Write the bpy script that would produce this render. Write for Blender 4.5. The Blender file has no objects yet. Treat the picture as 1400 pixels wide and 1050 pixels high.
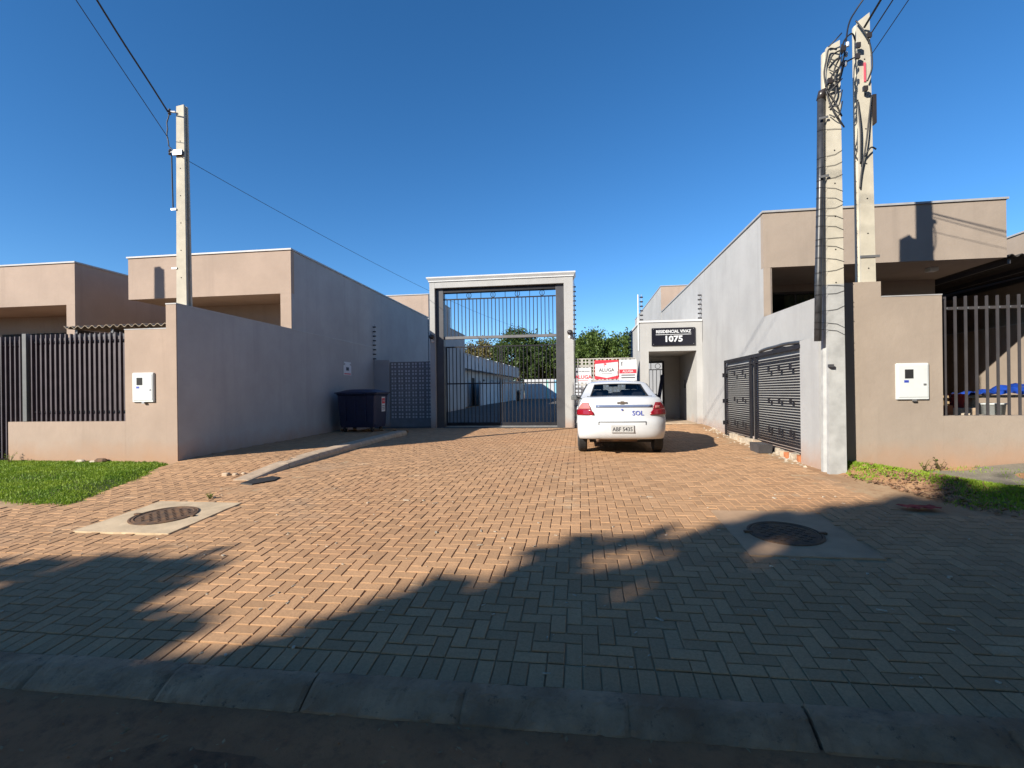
import bpy, bmesh, math, random
import numpy as np
from mathutils import Vector, Matrix

random.seed(7); RNG = np.random.default_rng(7)
R = math.radians
scene = bpy.context.scene
col = scene.collection

# ------------------------------------------------------------------ camera, sky, sun, exposure
cam_d = bpy.data.cameras.new("camera"); cam = bpy.data.objects.new("camera", cam_d); col.objects.link(cam)
cam_d.sensor_width = 36.0; cam_d.lens = 36.0 * 680.0 / 1400.0
cam_d.shift_y = 13.1 / 1400.0
cam_d.clip_start = 0.05; cam_d.clip_end = 2000
YAW = math.atan(92 / 680.0)
cam.matrix_world = (Matrix.Translation((0, 0, 1.6)) @ Matrix.Rotation(YAW, 4, 'Z')
                    @ Matrix.Rotation(R(90), 4, 'X') @ Matrix.Rotation(-0.012, 4, 'Z'))
scene.camera = cam

SUN_AZ, SUN_EL = R(43), R(26)          # direction the shadows run (from +Y towards +X), height
world = bpy.data.worlds.new("World"); scene.world = world; world.use_nodes = True
nt = world.node_tree; nt.nodes.clear()
sky = nt.nodes.new("ShaderNodeTexSky"); sky.sky_type = 'NISHITA'; sky.sun_disc = False
sky.sun_elevation = SUN_EL; sky.sun_rotation = SUN_AZ + math.pi
sky.altitude = 600; sky.air_density = 0.8; sky.dust_density = 0.0; sky.ozone_density = 3.0
hsv = nt.nodes.new("ShaderNodeHueSaturation"); hsv.inputs['Saturation'].default_value = 1.24
bg = nt.nodes.new("ShaderNodeBackground"); bg.inputs[1].default_value = 0.107
wo = nt.nodes.new("ShaderNodeOutputWorld")
nt.links.new(sky.outputs[0], hsv.inputs['Color']); nt.links.new(hsv.outputs[0], bg.inputs[0]); nt.links.new(bg.outputs[0], wo.inputs[0])
sun_d = bpy.data.lights.new("sun", 'SUN'); sun = bpy.data.objects.new("sun", sun_d); col.objects.link(sun)
sun_d.energy = 5.0; sun_d.angle = R(0.55); sun_d.color = (1.0, 0.92, 0.80)
SD = Vector((math.sin(SUN_AZ) * math.cos(SUN_EL), math.cos(SUN_AZ) * math.cos(SUN_EL), -math.sin(SUN_EL)))
sun.rotation_euler = SD.to_track_quat('-Z', 'Y').to_euler()
sun.location = (-20, -20, 20)
vs = scene.view_settings
vs.view_transform = 'Standard'; vs.look = 'None'; vs.gamma = 1.0; vs.exposure = 0.8; vs.use_curve_mapping = False
scene.render.engine = 'CYCLES'
scene.cycles.use_denoising = True
scene.cycles.max_bounces = 8; scene.cycles.transparent_max_bounces = 16

# ------------------------------------------------------------------ helpers
def put(o, parent=None):
    col.objects.link(o)
    if parent is not None: o.parent = parent
    return o

def tag(o, label=None, cat=None, group=None, kind=None):
    if label: o['label'] = label
    if cat: o['category'] = cat
    if group: o['group'] = group
    if kind: o['kind'] = kind
    return o

def thing(name, label, cat, loc=(0, 0, 0), group=None, rz=0.0):
    o = bpy.data.objects.new(name, None); o.location = loc; o.rotation_euler = (0, 0, rz)
    o.empty_display_size = 0.1
    col.objects.link(o)
    return tag(o, label, cat, group)

def copy_tree(o, parent=None, keep=True):
    c = o.copy(); col.objects.link(c); c.parent = parent
    for ch in list(o.children): copy_tree(ch, c)
    return c

class MB:
    """collects faces; world coordinates, made local to the parent's location on build"""
    def __init__(s): s.v = []; s.f = []
    def add(s, vs_, fs):
        n = len(s.v); s.v += [tuple(p) for p in vs_]; s.f += [tuple(i + n for i in q) for q in fs]; return s
    def box(s, x0, x1, y0, y1, z0, z1):
        return s.add([(x0,y0,z0),(x1,y0,z0),(x1,y1,z0),(x0,y1,z0),(x0,y0,z1),(x1,y0,z1),(x1,y1,z1),(x0,y1,z1)],
                     [(0,3,2,1),(4,5,6,7),(0,1,5,4),(1,2,6,5),(2,3,7,6),(3,0,4,7)])
    def cbox(s, x0, x1, y0, y1, z0, z1, c=.01):
        """box with chamfered vertical and top edges"""
        def ring(d, z): return [(x0+d,y0+d-0,z)]
        a = [(x0+c,y0),(x1-c,y0),(x1,y0+c),(x1,y1-c),(x1-c,y1),(x0+c,y1),(x0,y1-c),(x0,y0+c)]
        b = [(x0+1.7*c,y0+c),(x1-1.7*c,y0+c),(x1-c,y0+1.7*c),(x1-c,y1-1.7*c),(x1-1.7*c,y1-c),(x0+1.7*c,y1-c),(x0+c,y1-1.7*c),(x0+c,y0+1.7*c)]
        vs_ = [(x,y,z0) for x,y in a] + [(x,y,z1-c) for x,y in a] + [(x,y,z1) for x,y in b]
        fs = [tuple(reversed(range(8))), tuple(range(16,24))]
        for k in (0, 8):
            for i in range(8): j=(i+1)%8; fs.append((k+i,k+j,k+8+j,k+8+i))
        return s.add(vs_, fs)
    def bar(s, p, q, w, d=None):
        """rectangular bar from p to q, w along the first side, d along the other"""
        p, q = Vector(p), Vector(q); d = d or w; t = (q-p).normalized()
        u = Vector((0,0,1)).cross(t)
        if u.length < 1e-3: u = Vector((1,0,0))
        u.normalize(); v = t.cross(u)
        vs_ = []
        for c in (p, q):
            for a, b in ((-1,-1),(1,-1),(1,1),(-1,1)): vs_.append(c + u*(a*w/2) + v*(b*d/2))
        return s.add(vs_, [(0,3,2,1),(4,5,6,7),(0,1,5,4),(1,2,6,5),(2,3,7,6),(3,0,4,7)])
    def tube(s, pts, r, n=8, cap=True):
        pts = [Vector(p) for p in pts]; rs = r if isinstance(r, (list, tuple)) else [r]*len(pts)
        rings = []; u = None
        for i, p in enumerate(pts):
            t = (pts[min(i+1,len(pts)-1)] - pts[max(i-1,0)]).normalized()
            if u is None:
                u = t.orthogonal().normalized()
            else:
                u = (u - t*u.dot(t)).normalized()
            w = t.cross(u)
            rings.append([p + (u*math.cos(2*math.pi*k/n) + w*math.sin(2*math.pi*k/n))*rs[i] for k in range(n)])
        vs_ = [v for q in rings for v in q]; fs = []
        for i in range(len(rings)-1):
            for k in range(n): fs.append((i*n+k, i*n+(k+1)%n, (i+1)*n+(k+1)%n, (i+1)*n+k))
        if cap: fs += [tuple(reversed(range(n))), tuple(range((len(rings)-1)*n, len(rings)*n))]
        return s.add(vs_, fs)
    def lathe(s, prof, c, n=24, axis='z'):
        """prof: (radius, height) pairs"""
        vs_ = []
        for r_, h in prof:
            for k in range(n):
                a = 2*math.pi*k/n; x, y = r_*math.cos(a), r_*math.sin(a)
                vs_.append({'z':(c[0]+x,c[1]+y,c[2]+h),'x':(c[0]+h,c[1]+x,c[2]+y),'y':(c[0]+x,c[1]+h,c[2]+y)}[axis])
        fs = []
        for i in range(len(prof)-1):
            for k in range(n): fs.append((i*n+k, i*n+(k+1)%n, (i+1)*n+(k+1)%n, (i+1)*n+k))
        fs += [tuple(reversed(range(n))), tuple(range((len(prof)-1)*n, len(prof)*n))]
        return s.add(vs_, fs)
    def prism(s, poly, a, b, axis='y'):
        """extrude a 2-D outline: axis x -> (y,z), y -> (x,z), z -> (x,y)"""
        n = len(poly); m = {'x':lambda p,t:(t,p[0],p[1]),'y':lambda p,t:(p[0],t,p[1]),'z':lambda p,t:(p[0],p[1],t)}[axis]
        vs_ = [m(p,a) for p in poly] + [m(p,b) for p in poly]
        fs = [tuple(range(n)), tuple(reversed(range(n,2*n)))] + [(i,n+i,n+(i+1)%n,(i+1)%n) for i in range(n)]
        return s.add(vs_, fs)
    def grid(s, P):
        """P: rows of points"""
        h, w = len(P), len(P[0])
        return s.add([p for r_ in P for p in r_], [(i*w+j, i*w+j+1, (i+1)*w+j+1, (i+1)*w+j) for i in range(h-1) for j in range(w-1)])
    def mesh(s, name, off=(0,0,0)):
        me = bpy.data.meshes.new(name)
        me.from_pydata([(x-off[0],y-off[1],z-off[2]) for x,y,z in s.v], [], s.f); me.validate(); 
        bm = bmesh.new(); bm.from_mesh(me); bmesh.ops.recalc_face_normals(bm, faces=bm.faces); bm.to_mesh(me); bm.free()
        return me
    def build(s, name, mat, parent=None, smooth=False, off=None, bevel=0):
        if off is None:
            off = Vector((0,0,0)); p = parent
            while p is not None: off = off + p.location; p = p.parent
        me = s.mesh(name, off); me.materials.append(mat)
        if smooth:
            for p in me.polygons: p.use_smooth = True
        o = put(bpy.data.objects.new(name, me), parent)
        if bevel:
            m = o.modifiers.new('b', 'BEVEL'); m.width = bevel; m.segments = 2; m.limit_method = 'ANGLE'
        return o

def box(name, mat, parent, *a, bevel=0): return MB().box(*a).build(name, mat, parent, bevel=bevel)

# ------------------------------------------------------------------ materials
def new_mat(name):
    m = bpy.data.materials.new(name); m.use_nodes = True
    n = m.node_tree.nodes; b = n['Principled BSDF']
    return m, m.node_tree, b

def ramp(nt_, a, b, fac, p0=0.0, p1=1.0):
    r_ = nt_.nodes.new('ShaderNodeMapRange'); r_.inputs[1].default_value = p0; r_.inputs[2].default_value = p1
    nt_.links.new(fac, r_.inputs[0])
    mx = nt_.nodes.new('ShaderNodeMix'); mx.data_type = 'RGBA'
    nt_.links.new(r_.outputs[0], mx.inputs[0])
    for k, c in ((6, a), (7, b)):
        if isinstance(c, tuple): mx.inputs[k].default_value = (*c, 1)
        else: nt_.links.new(c, mx.inputs[k])
    return mx.outputs[2]

def noise(nt_, scale, detail=4, rough=.55, vec=None, stretch=None):
    n = nt_.nodes.new('ShaderNodeTexNoise'); n.inputs['Scale'].default_value = scale
    n.inputs['Detail'].default_value = detail; n.inputs['Roughness'].default_value = rough
    if vec is None:
        g = nt_.nodes.new('ShaderNodeNewGeometry'); vec = g.outputs['Position']
    if stretch:
        mp = nt_.nodes.new('ShaderNodeMapping'); mp.inputs['Scale'].default_value = stretch
        nt_.links.new(vec, mp.inputs[0]); vec = mp.outputs[0]
    nt_.links.new(vec, n.inputs['Vector'])
    return n.outputs['Fac']

def bump(nt_, b, h, strength=.3, dist=.01):
    bp = nt_.nodes.new('ShaderNodeBump'); bp.inputs['Strength'].default_value = strength; bp.inputs['Distance'].default_value = dist
    nt_.links.new(h, bp.inputs['Height']); nt_.links.new(bp.outputs[0], b.inputs['Normal'])

def plain(name, c, rough=.6, metal=0.0, var=.12, scale=6, bmp=0, bscale=60, spec=.5, coat=0):
    m, t, b = new_mat(name)
    lo = tuple(x*(1-var) for x in c); hi = tuple(min(1, x*(1+var)) for x in c)
    t.links.new(ramp(t, lo, hi, noise(t, scale), .3, .7), b.inputs['Base Color'])
    b.inputs['Roughness'].default_value = rough; b.inputs['Metallic'].default_value = metal
    b.inputs['Specular IOR Level'].default_value = spec; b.inputs['Coat Weight'].default_value = coat
    if bmp: bump(t, b, noise(t, bscale, 6), bmp, .004)
    return m

def wall_paint(name, c, dirt=(.36,.19,.10), base=.45, amount=.6, streak=.10):
    """painted render: faint blotches, rain streaks, red soil splashed on the foot"""
    m, t, b = new_mat(name)
    lo = tuple(x*.9 for x in c); hi = tuple(min(1,x*1.06) for x in c)
    c1 = ramp(t, lo, hi, noise(t, .9, 6, .65), .35, .68)
    st = tuple(x*(1-streak*2) for x in c)
    c2 = ramp(t, c1, st, noise(t, 1, 5, .6, stretch=(3.2, 3.2, .22)), .54, .88)
    c2 = ramp(t, c2, tuple(x*.86 for x in c), noise(t, 3.2, 8, .72), .60, .85)
    g = t.nodes.new('ShaderNodeNewGeometry'); sp = t.nodes.new('ShaderNodeSeparateXYZ'); t.links.new(g.outputs['Position'], sp.inputs[0])
    nz = t.nodes.new('ShaderNodeMath'); nz.operation = 'MULTIPLY_ADD'; nz.inputs[1].default_value = .5; nz.inputs[2].default_value = -.25
    t.links.new(noise(t, 2.6, 6, .6), nz.inputs[0])
    ad = t.nodes.new('ShaderNodeMath'); ad.operation = 'ADD'; t.links.new(sp.outputs[2], ad.inputs[0]); t.links.new(nz.outputs[0], ad.inputs[1])
    dmix = tuple(c[i]*(1-amount) + dirt[i]*amount for i in range(3))
    c3 = ramp(t, dmix, c2, ad.outputs[0], base, base+.42)
    t.links.new(c3, b.inputs['Base Color'])
    b.inputs['Roughness'].default_value = .85; b.inputs['Specular IOR Level'].default_value = .25
    hsum = t.nodes.new('ShaderNodeMath'); hsum.operation = 'MULTIPLY_ADD'; hsum.inputs[1].default_value = 3.0
    t.links.new(noise(t, 2.6, 4, .6), hsum.inputs[0]); t.links.new(noise(t, 45, 8, .7), hsum.inputs[2])
    bump(t, b, hsum.outputs[0], .4, .007)
    return m

GREY = (.365,.368,.368); BEIGE = (.360,.278,.222); TAUPE = (.308,.256,.210)
M = {}
M['grey'] = wall_paint('grey_paint', GREY)
M['beige'] = wall_paint('beige_paint', BEIGE)
M['taupe'] = wall_paint('taupe_paint', TAUPE)
M['white_wall'] = wall_paint('white_paint', (.52,.53,.54))
M['gatebox'] = wall_paint('portal_paint', (.385,.385,.375), streak=.08)
M['trim'] = plain('white_trim', (.52,.53,.53), .7, var=.05, scale=3)
M['cap'] = plain('metal_capping', (.33,.33,.33), .45, var=.1)
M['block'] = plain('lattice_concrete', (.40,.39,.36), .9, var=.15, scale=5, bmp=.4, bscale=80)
M['lattice_grey'] = plain('darkened_grey_block', (.22,.225,.235), .9, var=.12, scale=5, bmp=.3)  # darker than the wall grey, so the pale holes look brighter beside it
M['iron'] = plain('black_iron', (.012,.012,.016), .55, var=.3, scale=8, bmp=.15, spec=.3)
M['gunmetal'] = plain('dark_sheet_metal', (.06,.06,.066), .45, .1, var=.15, scale=3)
M['silver'] = plain('galvanised_steel', (.34,.34,.34), .38, .7, var=.1)
M['fence'] = plain('dark_brown_paint', (.058,.043,.052), .45, var=.25, scale=5)
M['post'] = plain('fence_post_paint', (.10,.105,.105), .5, var=.15)
M['midgrey'] = plain('grey_beam_paint', (.13,.13,.135), .45, var=.15)
M['rail_r'] = plain('dark_grey_rail', (.05,.046,.048), .5, var=.15)
M['concrete'] = plain('pale_concrete', (.43,.325,.225), .9, var=.18, scale=7, bmp=.5, bscale=50)
M['poleconc'] = plain('pole_concrete', (.44,.41,.335), .85, var=.14, scale=4, bmp=.4, bscale=70)
M['poleconc2'] = plain('weathered_pole_concrete', (.34,.345,.34), .9, var=.16, scale=6, bmp=.5, bscale=60)
M['cable'] = plain('black_cable', (.012,.012,.014), .5, var=.2)
M['pvc'] = plain('grey_conduit', (.035,.037,.042), .35, var=.3, scale=12)
M['white_pl'] = plain('white_plastic', (.55,.58,.58), .4, var=.04)
M['ceramic'] = plain('ceramic_insulator', (.035,.03,.03), .3)
M['navy'] = plain('navy_plastic', (.010,.017,.055), .45, var=.2, scale=10, bmp=.1)
M['rubber'] = plain('black_rubber', (.018,.018,.018), .75, var=.2, scale=20)
M['dark'] = plain('dark_interior', (.012,.012,.013), .8, var=.2)
M['sign_navy'] = plain('sign_black', (.008,.008,.014), .25, var=.1)
M['sign_white'] = plain('sign_white', (.58,.60,.62), .45, var=.03)
M['red'] = plain('sign_red', (.62,.03,.05), .5, var=.06)
M['ink'] = plain('dark_ink', (.03,.03,.04), .6)
M['blueink'] = plain('blue_ink', (.03,.06,.38), .5, var=.05)
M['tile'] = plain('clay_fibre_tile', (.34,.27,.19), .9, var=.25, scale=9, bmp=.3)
M['tile_shaded'] = plain('shade_coloured_fibre_tile', (.045,.04,.036), .9, var=.25, scale=9, bmp=.3)  # near-black colour paints in the shade beneath the carport roof
M['tarp'] = plain('blue_tarpaulin', (.012,.05,.30), .35, var=.3, scale=9)
M['brick'] = plain('orange_brick', (.42,.15,.06), .9, var=.2, scale=15, bmp=.5)
M['wood'] = plain('raw_timber', (.36,.26,.15), .8, var=.25, scale=12)
M['bark'] = plain('bark', (.09,.065,.045), .95, var=.35, scale=10, bmp=.6, bscale=25)
M['apron'] = plain('sandy_concrete', (.50,.385,.25), .95, var=.16, scale=5, bmp=.5, bscale=40)
M['apron2'] = plain('dusty_concrete', (.385,.25,.15), .95, var=.22, scale=3, bmp=.5, bscale=40)
M['castiron'] = None
M['curtain'] = plain('cream_curtain', (.75,.68,.45), .9, var=.05)
M['cloth_red'] = plain('red_rag', (.34,.035,.03), .95, var=.3, scale=18)
M['stone'] = plain('rubble_stone', (.42,.36,.28), .95, var=.3, scale=20, bmp=.5)

def mk_castiron():
    m, t, b = new_mat('rusty_cast_iron')
    t.links.new(ramp(t, (.06,.045,.035), (.20,.105,.05), noise(t, 9, 8, .7), .35, .7), b.inputs['Base Color'])
    b.inputs['Roughness'].default_value = .85; b.inputs['Metallic'].default_value = .15
    bump(t, b, noise(t, 120, 4), .3, .003); return m
M['castiron'] = mk_castiron()

def mk_paver(objrandom):
    m, t, b = new_mat('paver_concrete' + ('_single' if objrandom else ''))
    if objrandom:
        oi = t.nodes.new('ShaderNodeObjectInfo'); tint = oi.outputs['Random']
    else:
        at = t.nodes.new('ShaderNodeAttribute'); at.attribute_name = 'tint'; tint = at.outputs['Fac']
    c = ramp(t, (.368,.220,.120), (.485,.290,.158), tint)
    c = ramp(t, c, (.40,.22,.115), noise(t, .55, 5, .6), .52, .80)          # red earth trodden in
    c = ramp(t, c, (.28,.225,.17), noise(t, .38, 4, .6, stretch=(1,1.2,1)), .60, .85)  # greyer worn parts
    c = ramp(t, c, (.54,.41,.27), noise(t, 1.7, 7, .7), .60, .85)           # pale sand dusted on top
    c = ramp(t, c, (.15,.11,.08), noise(t, 1.15, 5, .55), .70, .80)         # oil and tyre stains
    c = ramp(t, c, (.20,.15,.105), noise(t, 5.5, 8, .75), .66, .80)
    mx = t.nodes.new('ShaderNodeMix'); mx.data_type = 'RGBA'; mx.blend_type = 'MULTIPLY'; mx.inputs[0].default_value = 1
    t.links.new(c, mx.inputs[6]); t.links.new(ramp(t, (.78,.78,.78), (1.12,1.12,1.12), noise(t, 60, 5, .7), .3, .7), mx.inputs[7])
    t.links.new(mx.outputs[2], b.inputs['Base Color'])
    b.inputs['Roughness'].default_value = .9; b.inputs['Specular IOR Level'].default_value = .25
    bump(t, b, noise(t, 140, 6, .7), .5, .004); return m
M['paver'] = mk_paver(False); M['paver1'] = mk_paver(True)

def mk_soil(name, a, b_, c_, sc=1.2, bs=.6):
    m, t, b = new_mat(name)
    c = ramp(t, a, b_, noise(t, sc, 8, .65), .35, .65)
    c = ramp(t, c, c_, noise(t, sc*6, 8, .7), .5, .8)
    t.links.new(c, b.inputs['Base Color']); b.inputs['Roughness'].default_value = .95; b.inputs['Specular IOR Level'].default_value = .15
    bump(t, b, noise(t, 30, 10, .75), bs, .02); return m
M['soil'] = mk_soil('red_earth', (.30,.15,.075), (.42,.27,.15), (.22,.11,.06))
M['bed'] = mk_soil('joint_sand', (.34,.20,.11), (.46,.33,.20), (.27,.15,.08), 1.1, .3)
M['street'] = mk_soil('dirty_asphalt', (.16,.075,.045), (.46,.20,.095), (.07,.045,.035), 2.2, 1.0)
M['gutter'] = mk_soil('gutter_concrete', (.32,.14,.07), (.46,.20,.095), (.16,.085,.052), 1.8, .8)
M['asphalt'] = mk_soil('drive_asphalt', (.10,.095,.09), (.14,.13,.12), (.09,.085,.08), 1.0, .4)
M['turf'] = mk_soil('turf_base', (.06,.09,.025), (.09,.12,.035), (.16,.12,.06), 3.0, .6)
M['slab'] = mk_soil('gravel_ramp', (.20,.18,.14), (.27,.24,.19), (.16,.15,.12), 4.0, .6)

def mk_kerb():
    m, t, b = new_mat('kerb_concrete')
    c = ramp(t, (.27,.16,.092), (.50,.31,.185), noise(t, 3, 8, .65), .35, .65)
    c = ramp(t, c, (.17,.12,.085), noise(t, 5, 6, .7, stretch=(.5,1,1)), .55, .75)
    c = ramp(t, c, (.27,.13,.065), noise(t, 2.2, 6, .6), .50, .72)
    c = ramp(t, c, (.045,.038,.034), noise(t, 16, 8, .75), .58, .72)
    t.links.new(c, b.inputs['Base Color']); b.inputs['Roughness'].default_value = .92
    bump(t, b, noise(t, 38, 10, .78), 1.0, .016); return m
M['kerb'] = mk_kerb()

def mk_leaf(name, a, b_, sc=.9):
    m, t, b = new_mat(name)
    c = ramp(t, a, b_, noise(t, sc, 5, .7), .3, .7)
    t.links.new(c, b.inputs['Base Color']); b.inputs['Roughness'].default_value = .55; b.inputs['Specular IOR Level'].default_value = .3
    tr = t.nodes.new('ShaderNodeBsdfTranslucent'); t.links.new(c, tr.inputs[0])
    ms = t.nodes.new('ShaderNodeMixShader'); ms.inputs[0].default_value = .25
    t.links.new(b.outputs[0], ms.inputs[1]); t.links.new(tr.outputs[0], ms.inputs[2])
    t.links.new(ms.outputs[0], t.nodes['Material Output'].inputs[0]); return m
M['leaf'] = mk_leaf('leaf_mid', (.045,.085,.018), (.12,.17,.035))
M['leafd'] = mk_leaf('leaf_dark', (.03,.06,.015), (.085,.13,.03))
M['leafy'] = mk_leaf('leaf_olive', (.08,.08,.025), (.17,.14,.05))
M['grass'] = mk_leaf('grass_blade', (.10,.21,.014), (.29,.39,.035), 2.2)

def mk_glass(name, tint, fac):
    m, t, b = new_mat(name); t.nodes.remove(b)
    tr = t.nodes.new('ShaderNodeBsdfTransparent'); tr.inputs[0].default_value = (*tint, 1)
    gl = t.nodes.new('ShaderNodeBsdfGlossy'); gl.inputs['Roughness'].default_value = .03
    lw = t.nodes.new('ShaderNodeLayerWeight'); lw.inputs[0].default_value = .5
    pw = t.nodes.new('ShaderNodeMath'); pw.operation = 'POWER'; pw.inputs[1].default_value = 4; t.links.new(lw.outputs['Facing'], pw.inputs[0])
    fr = t.nodes.new('ShaderNodeMath'); fr.operation = 'MULTIPLY_ADD'; fr.inputs[1].default_value = .6; fr.inputs[2].default_value = fac; t.links.new(pw.outputs[0], fr.inputs[0])
    ms = t.nodes.new('ShaderNodeMixShader')
    t.links.new(fr.outputs[0], ms.inputs[0]); t.links.new(tr.outputs[0], ms.inputs[1]); t.links.new(gl.outputs[0], ms.inputs[2])
    t.links.new(ms.outputs[0], t.nodes['Material Output'].inputs[0]); return m
M['carglass'] = mk_glass('tinted_car_glass', (.50,.55,.60), .05)
M['winglass'] = mk_glass('window_glass', (.6,.65,.65), .05)

def mk_paint(name, c, rough=.25):
    m, t, b = new_mat(name); b.inputs['Base Color'].default_value = (*c, 1); b.inputs['Roughness'].default_value = rough
    b.inputs['Coat Weight'].default_value = .6; b.inputs['Coat Roughness'].default_value = .06
    t.links.new(ramp(t, tuple(x*.93 for x in c), c, noise(t, 4, 6, .6), .3, .6), b.inputs['Base Color'])
    return m
M['carwhite'] = mk_paint('white_car_paint', (.55,.57,.59))
M['lampred'] = mk_paint('red_lamp_lens', (.24,.006,.014), .15)
M['lamppink'] = mk_paint('clear_red_lamp_lens', (.42,.16,.15), .15)
M['stripe'] = mk_paint('blue_grey_stripe', (.12,.16,.27), .35)
M['chrome'] = plain('chrome', (.6,.6,.6), .15, 1.0, var=.02)
M['plate'] = plain('grey_plate', (.42,.42,.41), .45, var=.05)
M['headlamp'] = mk_paint('headlamp_lens', (.5,.52,.55), .08)

# ------------------------------------------------------------------ ground shape
GP = [(-500,-.09),(2.40,-.09),(2.62,.03),(4.0,.19),(5.1,.27),(7.1,.38),(8.0,.41),(10.0,.44),(16.0,.50),(36,.80),(62,.92),(500,1.0)]
def sm(a, b, x):
    t = min(1, max(0, (x-a)/(b-a))); return t*t*(3-2*t)
def gz(x, y):
    z = np.interp(y, [p[0] for p in GP], [p[1] for p in GP])
    z += .11*sm(1.6, 3.0, x)*sm(12.0, 15.4, y)*(1-sm(17.5, 20, y))      # rise up to the foot gate
    return float(z)
XK = -4.88                                                             # line of the side kerb
def side_z(x, y):                                                       # raised pavement beside the left wall
    return gz(x, y) + .10*sm(6.7, 8.3, y)

# ------------------------------------------------------------------ setting: ground, street, kerb, paving
def axis_pts(fine0, fine1, step, far):
    a = list(np.arange(fine0, fine1+1e-6, step)); k = step
    lo, hi = [], []
    x = fine0
    while x > -far: k *= 1.6; x -= k; lo.append(x)
    x, k = fine1, step
    while x < far: k *= 1.6; x += k; hi.append(x)
    return lo[::-1] + a + hi
gx = axis_pts(-16, 16, 1.0, 450); gy = axis_pts(-8, 66, 1.0, 450)
o = MB().grid([[(x, y, gz(x,y) - (.055 if y > 2.7 else .16)) for x in gx] for y in gy]).build('ground', M['soil'], smooth=True)
tag(o, 'bare red earth spreading out under everything', 'ground', kind='structure')

ys = list(np.linspace(-6, 2.20, 90)); xs = list(np.linspace(-30, 30, 361))
def sz(x, y): return -.062 - .025*sm(1.9, .4, y) + (random.uniform(-.004,.004) + .006*math.sin(x*3.1+y*5)*math.sin(x*1.3-y*2.2))*(1 if y > -2 else 0)
o = MB().grid([[(x, y, sz(x,y)) for x in xs] for y in ys]).build('street', M['street'], smooth=True)
tag(o, 'dark worn asphalt street dusted with red earth', 'street', kind='structure')
o = MB().grid([[(x, y, -.068 + .030*sm(1.85, 2.38, y) + random.uniform(-.002,.002) + .006*math.sin(x*2.3+y*4)*(1-sm(2.2,2.4,y))) for x in xs] for y in np.linspace(1.86, 2.43, 9)]).build('gutter', M['gutter'], smooth=True)
tag(o, 'reddish concrete gutter along the kerb', 'gutter', kind='structure')
# loose grit in the street
mb = MB()
for k in range(900):
    x, y = random.uniform(-6,6), random.uniform(.9,2.38); s = random.choice((.003,.004,.004,.005,.006,.009)); z = -.060 + .026*sm(1.85,2.38,y)
    mb.add([(x-s,y,z),(x,y-s*.8,z),(x+s,y,z),(x,y+s,z),(x+s*.2,y,z+s*.8)], [(0,1,4),(1,2,4),(2,3,4),(3,0,4)])
tag(mb.build('grit', M['gutter']), 'loose grit and pebbles lying along the gutter', 'grit', kind='stuff')

mb = MB()
for k in range(420):
    x, y = random.uniform(-5,5.5), 2.38 - abs(random.gauss(0,.35)); s_ = random.uniform(.006,.022); z = -.052 + .024*sm(1.85,2.38,y) + random.uniform(0,.006)
    if y < .9: continue
    a = random.uniform(0,3.14); c_, d_ = math.cos(a)*s_, math.sin(a)*s_; e = random.uniform(0,.6)*s_
    mb.add([(x-c_,y-d_,z),(x-d_*.4,y+c_*.4,z+e),(x+c_,y+d_,z+.004),(x+d_*.4,y-c_*.4,z+e*.5)], [(0,1,2,3)])
tag(mb.build('gutter_leaves', plain('dry_leaf', (.34,.20,.10), .9, var=.5, scale=14)), 'dry leaves and twigs blown along the gutter', 'leaves', kind='stuff')
kerb = tag(bpy.data.objects.new('kerb', None), 'worn concrete street kerb of separate blocks', 'kerb', kind='structure'); put(kerb)
KP = [(2.395,-.22),(2.395,-.05),(2.402,-.032),(2.43,-.012),(2.495,.022),(2.52,.034),(2.54,.040),(2.58,.043),(2.625,.045),(2.625,-.22)]
kmesh = []
for v in range(5):
    mb = MB(); n = 30; L = .840
    rows = []
    for i in range(n+1):
        t = i/n; x = -L/2 + L*t
        chip = .009 if i in (0, n) else 0
        rows.append([(x, y + random.uniform(-.003,.003) + (chip if y < 2.53 else 0) + (random.random() < .10)*(-.04 < z < .035)*random.uniform(0,.012), z + random.uniform(-.0028,.0028) - chip*.8*(-.1 < z < .041)) for y, z in KP])
    mb.grid(rows); k = len(KP)
    mb.f += [tuple(range(k)), tuple(reversed(range(n*k, (n+1)*k)))]
    me = mb.mesh('kerb_block'); me.materials.append(M['kerb']); kmesh.append(me)
for i in range(-15, 16):
    o = put(bpy.data.objects.new('kerb_block', kmesh[i % 5]), kerb)
    o.location = (-1.885 + .845*i, random.uniform(-.006,.006), random.uniform(-.006,.006)); o.rotation_euler = (0, random.uniform(-.006,.006), random.uniform(-.005,.005))

# paving bed
bx = list(np.arange(-13, 8.6, .2)); by = list(np.arange(2.62, 15.95, .2)) + [16.0]
def in_lawn_left(x, y):
    edge = -6.42 - (y-5.75)*.30
    return x < edge and y > 5.50 + .10*math.sin(x*2.1) + max(0, -7.2-x)*.02 and y < 8.3
def in_lawn_right(x, y):
    front = 7.55 - 1.75*sm(3.55, 4.3, x) + .12*math.sin(x*3.3) - .25*sm(4.5,7,x)
    return x > 3.6 and y > front and y < 8.3
APL = (-5.22, -4.12, 4.50, 5.60); APR = (1.40, 2.45, 4.40, 5.65)
def paved(x, y):
    if y < 2.62 or y > 15.75 or x < -12.8 or x > 8.4: return False
    if in_lawn_left(x, y) or in_lawn_right(x, y): return False
    for a in (APL, APR):
        if a[0]-.03 < x < a[1]+.03 and a[2]-.03 < y < a[3]+.03: return False
    if x < -6.9 and y > 5.1 + .15*math.sin(x*1.7): return False
    if x > 3.35 and y > 5.65: return False
    if x > 3.6 or (x < XK + .06 and x > XK - .14 and y > 7.0 and y < 13.7): return y < 5.6
    return x > -7.0 or y < 5.4
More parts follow.
